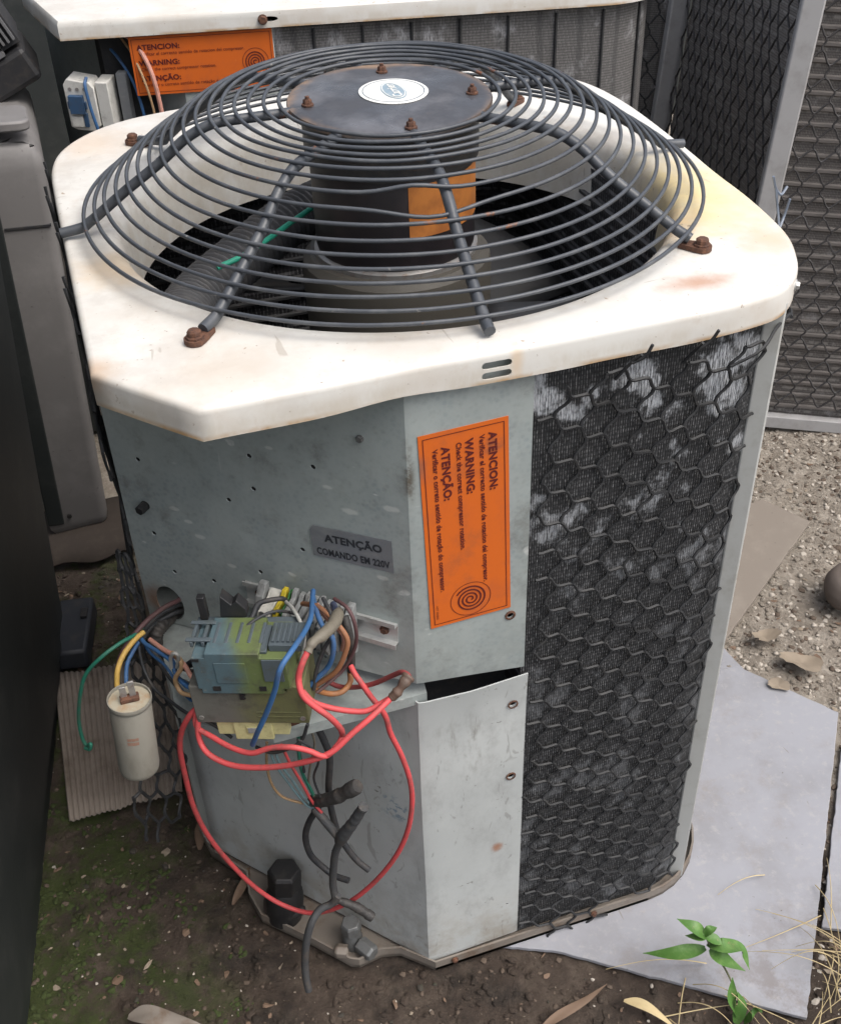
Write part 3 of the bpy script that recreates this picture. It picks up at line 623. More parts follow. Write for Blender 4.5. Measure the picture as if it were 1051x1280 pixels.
# corner post
def post_mb(x, y, ang, w, d, z0, z1, lean=(0, 0)):
    mb = MB(); c_, s_ = math.cos(ang), math.sin(ang); q = [(-w / 2, -d / 2), (w / 2, -d / 2), (w / 2, d / 2), (-w / 2, d / 2)]
    lo = [(x + a * c_ - b * s_, y + a * s_ + b * c_, z0) for a, b in q]; hi = [(x + lean[0] + a * c_ - b * s_, y + lean[1] + a * s_ + b * c_, z1) for a, b in q]
    mb.add(lo + hi, [(3, 2, 1, 0), (4, 5, 6, 7), (0, 1, 5, 4), (1, 2, 6, 5), (2, 3, 7, 6), (3, 0, 4, 7)]); return mb
post_mb(0.6625, 0.0292, math.radians(-25), 0.0215, 0.010, 0.008, 0.962).build('corner_post', 'post_paint', condenser, bevel=0.0025)
post_mb(0.006, 0.330, 0, 0.012, 0.010, 0.008, 0.962).build('corner_post', 'post_paint', condenser, bevel=0.002)

# plastic guard net -----------------------------------------------------------------
def hexnet(fn, inside, ni, nj, px, py, amp, r, seed=0, jit=0.0015, sides=5, loose=False):
    rnd = random.Random(seed); mb = MB(); P = {}
    def pt(x, y):
        return fn(x, y)
    J = {}
    def vert(i, j):
        if (i, j) not in J: J[(i, j)] = (rnd.uniform(-jit, jit), rnd.uniform(-jit, jit))
        a, b = J[(i, j)]; return i * px + a, -j * py + (amp if (i + j) % 2 else -amp) + b
    for j in range(nj):
        run = []
        def flush():
            if len(run) > 1:
                pth = []
                for q in range(len(run) - 1):
                    (x0, y0), (x1, y1) = run[q], run[q + 1]
                    for t in (0, 0.25, 0.5, 0.75):
                        e_ = t * t * (3 - 2 * t); pth.append(pt(x0 + (x1 - x0) * t, y0 + (y1 - y0) * e_))
                pth.append(pt(*run[-1])); mb.tube(pth, r, sides)
            run.clear()
        for i in range(ni):
            v = vert(i, j)
            if inside(*v): run.append(v)
            else: flush()
        flush()
        for i in range(ni):
            if (i + j) % 2 == 0:
                a = vert(i, j); b = vert(i, j + 1)
                if inside(*a) and (inside(*b) or (loose and rnd.random() < 0.6)):
                    pth = []
                    for t in (0, 0.2, 0.4, 0.6, 0.8, 1): pth.append(pt(a[0] + (b[0] - a[0]) * t + 0.12 * px * math.sin(t * math.pi * 2), a[1] + (b[1] - a[1]) * t))
                    mb.tube(pth, lambda t: r * (1.15 - 0.3 * math.sin(t * math.pi)), sides)
    return mb
def fnet(x, y):
    s = x + 0.42 * y - 0.01; z = 1.25 + y * (1 + 0.11 * y) - 0.60 * min(s, 0.40) - 0.25 * max(0, s - 0.40)
    p, nn = along(max(s, 0.0)); bulge = 0.006 + 0.004 * noise.noise(Vector((x * 14, y * 14, 0))) + max(0, 0.10 - z) * 0.12 + (0.010 * math.exp(-((z - 0.93) / 0.03) ** 2))
    q = p + nn * bulge; return Vector((q.x, q.y, max(z, 0.0)))
def fin(x, y):
    s = x + 0.42 * y - 0.01; z = 1.25 + y * (1 + 0.11 * y) - 0.60 * min(s, 0.40) - 0.25 * max(0, s - 0.40)
    if s < 0.006 + 0.008 * noise.noise(Vector((y * 20, 0, 0))) or s > 1.2 or 0.262 < s < 0.305: return False
    top = 0.938 - max(0, 0.02 - s); 
    if z > top: return False
    if z < 0.028: return (0.045 < s < 0.145) and z > -0.004
    return True
hexnet(fnet, fin, 140, 48, 0.0142, 0.0455, 0.0056, 0.00195, 3).build('guard_net', 'net_plastic', condenser, smooth=1.2)
mb = MB()
for pts in [[(0.475, 0.004, 0.925), (0.486, -0.004, 0.945), (0.492, -0.012, 0.957)], [(0.486, -0.006, 0.946), (0.497, -0.010, 0.953), (0.502, -0.013, 0.966)], [(0.548, 0.004, 0.928), (0.553, -0.004, 0.943), (0.556, -0.013, 0.957)], [(0.554, -0.006, 0.944), (0.566, -0.010, 0.955), (0.571, -0.014, 0.968)],
            [(0.60, 0.0, 0.915), (0.63, -0.004, 0.93), (0.66, 0.018, 0.938), (0.685, 0.034, 0.94)]]: mb = MB(); mb.tube(smooth_path(pts, 4), 0.0017, 5); mb.build('net_end', 'net_plastic', condenser)
# pale strands right of the cover corner
for pts in [[(0.758, 0.20, 1.015), (0.764, 0.20, 1.000), (0.772, 0.20, 0.992), (0.782, 0.205, 0.998)], [(0.764, 0.20, 1.000), (0.768, 0.195, 0.975), (0.766, 0.18, 0.95), (0.772, 0.17, 0.925), (0.764, 0.16, 0.90)], [(0.785, 0.20, 0.985), (0.781, 0.20, 0.965), (0.770, 0.19, 0.955)],
            [(0.772, 0.17, 0.925), (0.764, 0.155, 0.915), (0.757, 0.14, 0.90), (0.755, 0.14, 0.87), (0.748, 0.14, 0.83), (0.744, 0.14, 0.79)], [(0.757, 0.14, 0.90), (0.768, 0.15, 0.885), (0.766, 0.15, 0.86), (0.755, 0.145, 0.84)]]:
    mb = MB(); mb.tube(smooth_path(pts, 5), 0.0016, 5); mb.build('net_strand', 'net_pale', condenser)
# left face: loose netting seen edge on, and the torn tail that curls round the front corner
def lnet(x, y): 
    return Vector((-0.006 - 0.006 * noise.noise(Vector((x * 11, y * 9, 4))) - 0.002 * math.sin(y * 23), 0.70 - x, 0.99 + y))
hexnet(lnet, lambda x, y: 0.0 < x < 0.46 and 0.52 < 0.99 + y < 0.985, 34, 24, 0.0150, 0.0460, 0.0055, 0.0019, 8).build('guard_net', 'net_plastic', condenser, smooth=1.2)
TAIL = [[(-0.021, 0.26, 0.658), (-0.014, 0.25, 0.664), (-0.008, 0.245, 0.654)], [(-0.025, 0.24, 0.626), (-0.016, 0.235, 0.627), (-0.008, 0.24, 0.612)], [(-0.028, 0.22, 0.593), (-0.015, 0.22, 0.589), (-0.002, 0.23, 0.567)], [(-0.031, 0.2, 0.56), (-0.014, 0.21, 0.545), (0.0, 0.235, 0.512)], [(-0.036, 0.19, 0.518), (-0.016, 0.205, 0.496), (0.002, 0.235, 0.455)], [(-0.043, 0.17, 0.471), (-0.016, 0.195, 0.435), (0.010, 0.225, 0.377)], [(-0.059, 0.16, 0.415), (-0.027, 0.185, 0.375), (0.006, 0.225, 0.311)], [(-0.072, 0.15, 0.356), (-0.042, 0.175, 0.313), (-0.011, 0.22, 0.246)], [(-0.074, 0.14, 0.28), (-0.054, 0.16, 0.246), (-0.035, 0.2, 0.185)]]
def tnet(x, y):
    v = min(max(-y / 0.42, 0), 0.9999) * (len(TAIL) - 1); i = int(v); t = v - i; u = min(max(x / 0.075, 0), 1)
    def ev(r): a, b_, c_ = (Vector(q) for q in r); return a * (1 - u) ** 2 + (b_ * 2 - (a + c_) / 2) * 2 * u * (1 - u) + c_ * u * u
    q = ev(TAIL[i]).lerp(ev(TAIL[i + 1]), t); return q + Vector((0.3, -0.9, 0.1)) * 0.007 * noise.noise(Vector((x * 50, y * 30, 2)))
hexnet(tnet, lambda x, y: -0.004 < x < 0.079 and -0.415 < y < 0.004, 10, 22, 0.0115, 0.030, 0.004, 0.0023, 4, loose=True).build('guard_net', 'net_plastic', condenser, smooth=1.2)

# service valves on the pan tab -------------------------------------------------------
sv = MB(); ax = Vector((0.10, 0.02, 1)).normalized(); fr = frame((0.090, 0.160, 0.010), ax.orthogonal(), ax.cross(ax.orthogonal()))
sv.lathe([(0.026, 0), (0.028, 0.03), (0.027, 0.05), (0.023, 0.062), (0.021, 0.066)], 20, 0, fr); v1 = sv.build('service_valve', 'valve_black', condenser)
mb = MB(); mb.lathe([(0.0225, 0.064), (0.0245, 0.068), (0.0245, 0.098), (0.021, 0.103), (0.0, 0.103)], 6, 0, fr, caps=False); mb.build('valve_cap', 'valve_black', v1, smooth=0.4, bevel=0.0015)
mb = MB(); mb.lathe([(0.013, 0), (0.013, 0.024), (0.010, 0.030), (0.005, 0.038), (0, 0.039)], 16, 0, frame((0.082, 0.152, 0.034), (0, 0, 1), (-0.3, -0.95, 0)), caps=False); mb.build('valve_port', 'valve_black', v1)
mb = MB(); mb.lathe([(0.013, 0), (0.014, 0.008), (0.009, 0.024), (0.003, 0.030), (0, 0.030)], 16, 0, frame((0.076, 0.160, 0.024), (0, 0, 1), (0.95, 0.1, 0)), caps=False); mb.build('pipe_stub', 'valve_port_brown', v1)
fr = frame((0.172, 0.080, 0.010), (1, 0, 0), (0, 1, 0.0)); sv = MB(); sv.lathe([(0.014, 0), (0.015, 0.018), (0.012, 0.028), (0.012, 0.036)], 16, 0, fr); v2 = sv.build('service_valve', 'valve_grey', condenser)
mb = MB(); mb.lathe([(0.0150, 0.034), (0.0150, 0.050), (0.013, 0.054), (0, 0.054)], 6, 0, fr, caps=False); mb.build('valve_cap', 'valve_grey', v2, smooth=0.4, bevel=0.001)
mb = MB(); mb.lathe([(0.0125, 0), (0.0125, 0.022), (0.0105, 0.026), (0, 0.026)], 6, 0, frame((0.180, 0.066, 0.026), (0, 0, 1), (-0.85, -0.5, 0)), caps=False); mb.build('valve_cap', 'valve_grey', v2, smooth=0.4, bevel=0.001)
mb = MB(); mb.lathe([(0.010, 0), (0.010, 0.014), (0.008, 0.018), (0, 0.018)], 6, 0, frame((0.160, 0.062, 0.024), (0, 0, 1), (0.4, 0.9, 0)), caps=False); mb.build('valve_cap', 'pan_metal', v2, smooth=0.4, bevel=0.001)

# fan grille ------------------------------------------------------------------------------
GC = Vector((0.375, 0.384, 0))
def tilt(y): return 0.035 * (y - 0.384)                       # the guard sits a little higher at the back
def gprof(r):
    k = [(0.0, 0.111), (0.118, 0.111), (0.150, 0.1105), (0.185, 0.1095), (0.205, 0.106), (0.230, 0.094), (0.26, 0.072), (0.30, 0.047), (0.334, 0.024), (0.350, 0.013), (0.362, 0.0085), (0.40, 0.0085)]
    for (a, b), (c_, d) in zip(k, k[1:]):
        if r <= c_: return b + (d - b) * (r - a) / (c_ - a)
    return k[-1][1]
mb = MB(); grille_plate = MB()
pr = [(0.0, 0.1185), (0.03, 0.1185), (0.070, 0.1182), (0.104, 0.1175), (0.1105, 0.1165), (0.1135, 0.1140), (0.1135, 0.1095), (0.108, 0.1090), (0.0, 0.109)]
bolt_pos = [(0.392, 0.468), (0.284, 0.392), (0.464, 0.362), (0.368, 0.287)]
rws = []
for r, z in [(0.0005, .1185), (0.02, .1185), (0.04, .1185), (0.055, .1184), (0.066, .1183), (0.075, .1182), (0.082, .1181), (0.089, .1180), (0.096, .1178), (0.103, .1174), (0.109, .1168), (0.1128, .1155), (0.1138, .1132), (0.1135, .1095), (0.108, .109), (0.02, .109)]:
    row = []
    for j in range(72):
        a = 2 * math.pi * j / 72; p = Vector((GC.x + r * math.cos(a), GC.y + r * math.sin(a), S_T + z + tilt(GC.y + r * math.sin(a))))
        if z > .115:
            for bx, by in bolt_pos: p.z -= 0.0045 * math.exp(-(((p.x - bx) ** 2 + (p.y - by) ** 2) / 0.00028))
        row.append(p)
    rws.append(row)
grille_plate.grid(rws, closed=True)
grille = grille_plate.build('fan_grille', 'plate_enamel', condenser, smooth=0.7)
for bx, by in bolt_pos:
    mb = bolt_mb((bx, by, S_T + 0.1145 + tilt(by)), (0, 0, 1), 0.0050, 0.0055, 0.0068); mb.lathe([(0.0024, 0.0055), (0.0024, 0.010), (0, 0.0105)], 8, 0, Matrix.Translation((bx, by, S_T + 0.1145 + tilt(by))), caps=False); mb.build('bolt', 'rust', grille, smooth=0.5)
NR = 17
for i in range(NR):
    r = 0.1215 + (0.350 - 0.1215) * (i / (NR - 1)) ** 0.93; pts = []
    zr = S_T + gprof(r) + 0.0065
    for j in range(120):
        a = 2 * math.pi * j / 120; rr = r + 0.0012 * noise.noise(Vector((math.cos(a) * 2, math.sin(a) * 2, i * 3.1))); z = zr + 0.0012 * noise.noise(Vector((math.cos(a) * 2, math.sin(a) * 2, i * 5.3 + 9)))
        if i == 7: z += 0.007 * math.exp(-((math.degrees(a) - 258) / 8) ** 2)
        if i == 8: z -= 0.009 * math.exp(-((math.degrees(a) - 262) / 11) ** 2); rr += 0.004 * math.exp(-((math.degrees(a) - 262) / 10) ** 2)
        pts.append((GC.x + rr * math.cos(a), GC.y + rr * math.sin(a), z + tilt(GC.y + rr * math.sin(a)) * min(1, (0.36 - r) / 0.08)))
    mb = MB(); mb.tube(pts, 0.0023, 6, closed=True); mb.build('ring', 'grille_plastic', grille, smooth=1.2)
for deg, rend, bolted in [(-136, 0.372, True), (-93.5, 0.362, False), (-46.5, 0.352, True), (1.0, 0.380, False), (45, 0.36, True), (90, 0.366, False), (130.5, 0.392, True), (176.5, 0.377, False)]:
    a = math.radians(deg); dr = Vector((math.cos(a), math.sin(a), 0)); pts = []
    rs = [0.100, 0.13, 0.16, 0.185, 0.205, 0.23, 0.26, 0.30, 0.334, 0.345, 0.353, rend] if rend > 0.353 else [0.100, 0.13, 0.16, 0.185, 0.205, 0.23, 0.26, 0.30, 0.325, 0.338, 0.345, rend]
    for r in rs: pts.append(GC + dr * r + Vector((0, 0, S_T + gprof(r) - (0.001 if r < 0.34 else 0.0) + tilt(GC.y + dr.y * r) * max(0, min(1, (0.36 - r) / 0.08)))))
    mb = MB(); mb.tube(smooth_path(pts, 3), 0.0058, 10); rod = mb.build('rod', 'grille_plastic', grille, smooth=0.8)
    if bolted:
        p = GC + dr * (rend + 0.013); fr = frame((p.x, p.y, S_T + 0.003), dr, (-dr.y, dr.x, 0)); mb = MB()
        mb.prism([(-0.024, -0.0055), (-0.004, -0.0095)] + [(0.0105 * math.cos(math.radians(q)), 0.0105 * math.sin(math.radians(q))) for q in range(-70, 71, 20)] + [(-0.004, 0.0095), (-0.024, 0.0055)], -0.0015, 0.0035, 0, fr)
        mb.lathe([(0.0088, 0.003), (0.0088, 0.0055), (0.0068, 0.006), (0.0068, 0.0100), (0.0052, 0.0115), (0, 0.0117)], 8, 0, fr, caps=False); mb.build('bolt', 'rust', grille, smooth=0.5)
# badge: white oval with a blue oval and its script
bf = frame((0.381, 0.388, S_T + 0.1190), (1, -0.02, 0), (0, 1, 0.035))
badge = MB(); badge.lathe([(1, 0), (1, 0.0006), (0, 0.0007)], 48, 0, bf @ Matrix.Diagonal((0.0385, 0.0410, 1, 1)), caps=False); badge = badge.build('badge', 'badge_white', condenser)
mb = MB(); n = 64; rr_ = [[Vector((0.0345 * k_ * math.cos(2 * math.pi * j / n), 0.0365 * k_ * math.sin(2 * math.pi * j / n), 0.0012)) for k_ in (1.0, 0.975)] for j in range(n + 1)]; mb.grid(rr_, 0, bf)
mb.build('badge_line', 'badge_ink', badge, smooth=0)
mb = MB(); mb.lathe([(1, 0.0004), (1, 0.0011), (0, 0.0011)], 40, 0, bf @ Matrix.Diagonal((0.0130, 0.0275, 1, 1)), caps=False); mb.build('badge_oval', 'badge_blue', badge)
mb = MB(); rr_ = [[Vector((0.0118 * k_ * math.cos(2 * math.pi * j / n), 0.0255 * k_ * math.sin(2 * math.pi * j / n), 0.0014)) for k_ in (1.0, 0.93)] for j in range(n + 1)]; mb.grid(rr_, 0, bf)
mb.build('badge_line', 'badge_white', badge, smooth=0)
text_mesh([('Carrier', 0, 0, 0.0150, 0.0003, 0.88)], bf @ frame((0.0048, -0.0215, 0.0016), (0.0, 1, 0), (-1, 0, 0))).build('lettering', 'badge_white', badge, smooth=0)

# fan motor, hub, blades, hose ---------------------------------------------------------------
mo = MB(); mo.lathe([(0.093, -0.052), (0.0945, -0.045), (0.0945, 0.050), (0.090, 0.060), (0.0, 0.062)], 48, 0, Matrix.Translation((0.375, 0.385, S_T))); motor = mo.build('fan_motor', 'motor_paint', condenser)
mb = MB(); mb.lathe([(0.088, 0.050), (0.099, 0.054), (0.0995, 0.104), (0.095, 0.108)], 48, 0, Matrix.Translation((0.375, 0.385, S_T))); mb.build('motor_mount', 'black_plastic', motor)  # black colour stands in for the shadow under the grille plate
mb = MB(); mb.lathe([(0.088, -0.062), (0.0975, -0.060), (0.0975, -0.054), (0.093, -0.051)], 48, 0, Matrix.Translation((0.375, 0.385, S_T))); mb.build('motor_rim', 'lug_metal', motor)
mb = MB(); rws = []
for i in range(13):
    a = math.radians(-97 + 84 * i / 12); rws.append([Vector((0.375 + 0.0952 * math.cos(a), 0.385 + 0.0952 * math.sin(a), S_T + z)) for z in (-0.012, 0.048)])
mb.grid(rws); tag(mb.build('motor_label', 'motor_label', motor), 'blank faded orange sticker')
hub = MB(); hub.lathe([(0.060, -0.056), (0.104, -0.060), (0.112, -0.068), (0.114, -0.080), (0.112, -0.22), (0.0, -0.22)], 48, 0, Matrix.Translation((0.375, 0.385, S_T))); fan = hub.build('fan', 'hub_grey', condenser)
for q in range(4):
    a0 = math.radians(218 + 90 * q); rws = []
    for i in range(9):
        t = i / 8; r = 0.108 + 0.182 * t; row = []
        for j in range(9):
            u = j / 8 - 0.5; w = 0.72 + 0.18 * t; a = a0 + u * w + 0.10 * t; row.append(Vector((0.375 + r * math.cos(a), 0.385 + r * math.sin(a), S_T - 0.150 + u * 0.085 - 0.02 * (2 * u) ** 2)))
        rws.append(row)
    mb = MB(); mb.grid(rws); mb.build('fan_blade', 'blade_grey', fan, solid=0.004)
# ribbed hose lying round the back left of the opening
hp = smooth_path([(0.095, 0.30, 0.905), (0.13, 0.38, 0.900), (0.20, 0.46, 0.905), (0.28, 0.53, 0.915), (0.36, 0.565, 0.92), (0.46, 0.56, 0.90)], 80)
mb = MB(); nk = len(hp); mb.tube(hp, lambda t: 0.030 + 0.0026 * math.cos(t * 2 * math.pi * 52), 18); mb.build('ribbed_hose', 'hose_black', condenser, smooth=1.5)

# mounting rail and terminal blocks ------------------------------------------------------------
def RF(s, z, off=0.0): return frame(DP(s, off, z), dT + Vector((0, 0, -0.02)), (0, 0, 1))
rf = RF(0.150, 0.650); RLn = 0.187
rl = MB(); prof = [(-0.0185, 0.008), (-0.0135, 0.008), (-0.0135, 0.001), (0.0135, 0.001), (0.0135, 0.008), (0.0185, 0.008), (0.0185, 0.0092), (0.0123, 0.0092), (0.0123, 0.0022), (-0.0123, 0.0022), (-0.0123, 0.0092), (-0.0185, 0.0092)]
rl.grid([[Vector((x, y, z)) for y, z in prof] for x in (0.0, RLn)], 0, rf, closed=True); rl.f.append(tuple(range(12))); rl.mi.append(0); rl.f.append(tuple(reversed(range(12, 24)))); rl.mi.append(0)
rail = rl.build('terminal_rail', 'rail_metal', condenser, smooth=0.4)
for x in (0.018, 0.172):
    p = rf @ Vector((x, 0.002, 0.003)); mb = bolt_mb(p, dN, 0.0048, 0.003, 0.0055); mb.build('screw', 'rust', rail)
x = 0.026
specs = [('end_stop', 0.010, 'terminal_grey', 0.062, 0.028), ('terminal_block', 0.015, 'terminal_white', 0.046, 0.046), ('terminal_block', 0.0062, 'earth_yellow', 0.060, 0.042), ('terminal_block', 0.003, 'earth_green', 0.058, 0.040)] + [('terminal_block', 0.0062, 'terminal_grey', 0.066 - 0.006 * (q % 2), 0.047 - 0.006 * (q % 3 == 1)) for q in range(8)] + [('end_stop', 0.009, 'terminal_grey', 0.070, 0.034)]
for nm, w, mt, hgt, dep in specs:
    f_ = rf @ Matrix.Translation((x, 0, 0)); mb = MB(); h2 = hgt / 2; d = dep
    side = [(-h2, 0.009), (h2, 0.009), (h2, 0.016), (h2 * 0.8, 0.020), (h2 * 0.62, d * 0.9), (h2 * 0.30, d), (-h2 * 0.30, d), (-h2 * 0.62, d * 0.9), (-h2 * 0.8, 0.020), (-h2, 0.016)]
    sf = f_ @ Matrix(((0, 0, 1, 0), (1, 0, 0, 0), (0, 1, 0, 0), (0, 0, 0, 1)))
    mb.prism(side, 0.0004, w - 0.0004, 0, sf)
    o = mb.build(nm, mt, rail, smooth=0.3, bevel=0.0007)
    if nm == 'terminal_block':
        mb = MB()
        for yy in (-0.30, 0.30):
            mb = MB(); mb.lathe([(w * 0.30, 0), (w * 0.30, 0.0009), (0, 0.0009)], 10, 0, f_ @ frame((w / 2, yy * hgt, d * 0.98 - abs(yy) * 0.004), (1, 0, 0), (0, 1, 0.0)), caps=False)
            mb.build('terminal_screw', 'lug_metal' if mt == 'terminal_white' else 'contactor_dark', rail)     # third level is the last: the screws belong to the rail
        if mt == 'terminal_white':
            for k_ in range(3): mb = MB(); mb.lathe([(0.0026, 0), (0.0026, 0.002), (0, 0.002)], 10, 0, f_ @ Matrix.Translation((0.003 + 0.005 * k_, -0.006, d)), caps=False); mb.build('terminal_screw', 'lug_metal', rail)
    x += w + 0.0020

# ================================================================== contactor hanging by its wires
ct = thing('contactor', 'large contactor with paint-sprayed blue and green front hanging before the diagonal face', 'contactor', (0.08, 0.0, 0.6))
cf = frame((0.0247, 0.0172, 0.5990), (0.135 - 0.0247, -0.0284 - 0.0172, 0.004), (0, 0, 1))     # x right, y up, z towards the viewer
CW = 0.1195
mb = MB(); mb.prism([(0, 0), (CW, 0), (CW, 0.054), (CW - 0.018, 0.054), (CW - 0.018, 0.047), (0.014, 0.047), (0.014, 0.054), (0, 0.054)], -0.062, 0.0, 0, cf); mb.build('lower_body', 'contactor_body', ct, smooth=0.3, bevel=0.0012)
mb = MB(); mb.prism([(0.0155, 0.0478), (CW - 0.0195, 0.0478), (CW - 0.0195, 0.0545), (CW - 0.012, 0.0545), (CW - 0.012, 0.098), (CW - 0.038, 0.098), (CW - 0.038, 0.104), (0.026, 0.104), (0.026, 0.098), (0.012, 0.098), (0.012, 0.0545), (0.0155, 0.0545)], -0.050, 0.004, 0, cf); upper = mb.build('front_cover', 'contactor_front', ct, smooth=0.3, bevel=0.0010)
mb = MB(); mb.box((CW - 0.036, 0.068, 0.0045), (CW - 0.016, 0.097, 0.0060), 0, cf); mb.build('window', 'contactor_dark', ct, smooth=0)
mb = MB()
for (a, b_, c_, d) in [(0.028, 0.053, 0.036, 0.059), (0.076, 0.053, 0.083, 0.059), (0.052, 0.036, 0.0565, 0.052), (0.013, 0.094, 0.020, 0.0975)]: mb.box((a, b_, 0.0042 if b_ > .05 else 0.0002), (c_, d, 0.0049 if b_ > .05 else 0.0012), 0, cf)
for k_ in range(3): mb.box((0.0545, 0.038 + 0.0045 * k_, 0.0012), (0.0585, 0.0395 + 0.0045 * k_, 0.0020), 0, cf)
mb.build('marking_recess', 'black_plastic', ct, smooth=0)
# the stepped, ribbed top
tb = MB(); tb.box((0.006, 0.086, -0.058), (CW - 0.006, 0.0975, -0.0505), 0, cf)
for k_ in range(9):
    xx = 0.008 + k_ * 0.0118; tb.box((xx, 0.098, -0.042), (xx + 0.0035, 0.1045, -0.012), 0, cf)
tb.box((0.004, 0.1047, -0.0425), (0.030, 0.1065, -0.038), 0, cf); tb.box((0.004, 0.1047, -0.018), (0.030, 0.1065, -0.0125), 0, cf); tb.box((0.090, 0.098, -0.040), (CW + 0.004, 0.1065, -0.006), 0, cf); tb.box((0.034, 0.0985, -0.041), (0.088, 0.1018, -0.002), 0, cf)
tb.build('top_frame', 'contactor_dark', ct, smooth=0.3, bevel=0.0006)
mb = MB(); mb.box((0.010, 0.098, -0.060), (0.018, 0.128, -0.052), 0, cf); mb.prism([(0.032, 0.104), (0.060, 0.104), (0.060, 0.114), (0.052, 0.126), (0.046, 0.120), (0.036, 0.132)], -0.064, -0.050, 0, cf); mb.build('locking_tab', 'black_plastic', ct, smooth=0.3, bevel=0.0008)
mb = MB(); mb.box((0.018, -0.024, -0.040), (0.0375, 0, -0.006), 0, cf); mb.box((0.076, -0.024, -0.040), (0.0945, 0, -0.006), 0, cf); mb.box((0.0365, -0.029, -0.042), (0.0775, -0.0005, -0.0035), 0, cf); mb.box((0.050, -0.0185, -0.0033), (0.063, -0.009, -0.0023), 0, cf); mb.build('coil_block', 'coil_block_yellow', ct, smooth=0.3, bevel=0.0009)
mb = MB(); mb.box((0.052, -0.0175, -0.0020), (0.061, -0.0100, -0.0014), 0, cf); mb.build('coil_slot', 'terminal_grey', ct, smooth=0)
mb = MB(); mb.prism([(0.096, -0.018), (0.105, -0.014), (0.116, 0.0), (0.096, 0.0)], -0.050, -0.012, 0, cf); mb.build('rusty_bracket', 'rust', ct, smooth=0.3)
for xx in (0.044, 0.060, 0.076):
    mb = MB(); mb.lathe([(0.0040, 0), (0.0040, 0.0012), (0.0032, 0.0016), (0, 0.0016)], 12, 0, cf @ frame((xx, 0.1019, -0.012), (1, 0, 0), (0, 0, -1)), caps=False); mb.build('terminal_screw', 'lug_metal', ct)
for k_ in range(5):
    mb = MB(); mb.box((0.093 + 0.0052 * k_, 0.1066, -0.037), (0.0955 + 0.0052 * k_, 0.1088, -0.010), 0, cf); mb.build('barrier', 'contactor_dark', ct, smooth=0)
for y0 in (0.010, 0.0165):
    mb = MB(); mb.box((0.066, y0, 0.0002), (0.112, y0 + 0.0011, 0.0010), 0, cf); mb.build('moulded_line', 'contactor_body', ct, smooth=0)
mb = MB(); mb.box((0.034, 0.064, 0.0042), (0.066, 0.092, 0.0050), 0, cf); mb.build('front_flap', 'contactor_front', ct, smooth=0, bevel=0.0005)
for xx in (0.006, CW - 0.006):
    mb = MB(); mb.lathe([(0.0030, 0), (0.0030, 0.0010), (0, 0.0011)], 10, 0, cf @ Matrix.Translation((xx, 0.008, 0.0)), caps=False); mb.build('screw', 'lug_metal', ct)

# ================================================================== capacitor
ca = thing('capacitor', 'pale cylindrical capacitor hanging by wires left of the contactor', 'capacitor', (-0.04, 0.02, 0.6))
axv = (Vector((-0.0355, 0.02, 0.656)) - Vector((-0.0435, 0.018, 0.554))); fr = frame((-0.0435, 0.018, 0.553), axv.orthogonal(), axv.cross(axv.orthogonal()) )
hgt = axv.length
mb = MB(); mb.lathe([(0.0, 0), (0.018, 0), (0.0205, 0.003), (0.0212, 0.008), (0.0212, hgt - 0.008), (0.0204, hgt - 0.006), (0.0222, hgt - 0.004), (0.0226, hgt - 0.001), (0.0222, hgt + 0.0012), (0.0212, hgt + 0.001), (0.0208, hgt - 0.002)], 36, 0, fr, caps=False); mb.build('case', 'capacitor_case', ca)
mb = MB()
for j0, z0, z1 in ((0, 0.062, 0.066), (0, 0.056, 0.0605)):
    mb.grid([[fr @ Vector((0.02135 * math.cos(a), 0.02135 * math.sin(a), z)) for z in (z0, z1)] for a in [math.atan2(*reversed((fr.inverted() @ Vector((-0.06, -0.3, 0.61))).xy)) - 0.35 + 0.55 * q / 6 for q in range(7)]])
mb.build('printed_mark', 'mark_red', ca, smooth=0)
mb = MB(); mb.lathe([(0.0209, hgt - 0.0022), (0.008, hgt - 0.001), (0, hgt - 0.0008)], 36, 0, fr, caps=False); mb.build('lid', 'capacitor_top', ca)
for x0, y0, hh in ((-0.0045, 0.0, 0.018), (0.0045, -0.001, 0.024)):
    pc = Vector((-0.0355 + x0, 0.0195 + y0, 0.655)); mb = MB(); mb.box((-0.0032, -0.0011, 0), (0.0032, 0.0011, hh), 0, Matrix.Translation(pc)); mb.build('lug', 'lug_metal', ca, bevel=0.0004)
mb = MB(); mb.box((-0.0095, -0.005, -0.001), (0.0095, 0.004, 0.0045), 0, Matrix.Translation((-0.0350, 0.0185, 0.6555))); mb.build('terminal_base', 'rust', ca, bevel=0.001)

# ================================================================== second condenser behind
O2 = Vector((0.063, 1.405, 0)); X2 = Vector((1.10, -0.215, 0)).normalized(); Y2 = Vector((-X2.y, X2.x, 0))
f2 = frame(O2, X2, Y2)                                                 # local x along its front, y to the back
rear = thing('condenser_unit', 'second condenser behind, white lid and bare dusty coil without netting', 'condenser', tuple(f2 @ Vector((0.55, 0.5, 0))), 'condensers in the yard')
W2 = 1.135; D2 = 0.52
out2 = [(0, 0)] + [(W2 * q, 0) for q in (0.2, 0.4, 0.6, 0.8)] + arc(W2 - 0.13, 0.16, 0.16, -90, 0, 8)[0:] + arc(W2 - 0.12, D2 - 0.15, 0.15, 0, 90, 6) + arc(0.05, D2 - 0.15, 0.15, 90, 180, 6) + [(-0.105, 0.28)]
l2 = [f2 @ Vector((x, y, 0)) for x, y in out2]
mb = MB(); rws = []
for d, z in [(0.0, 0.951), (0.0, 0.972), (0.001, 0.979), (0.004, 0.983), (0.02, 0.984)]:
    q = offset_in(l2, d); rws.append([Vector((p.x, p.y, z)) for p in q])
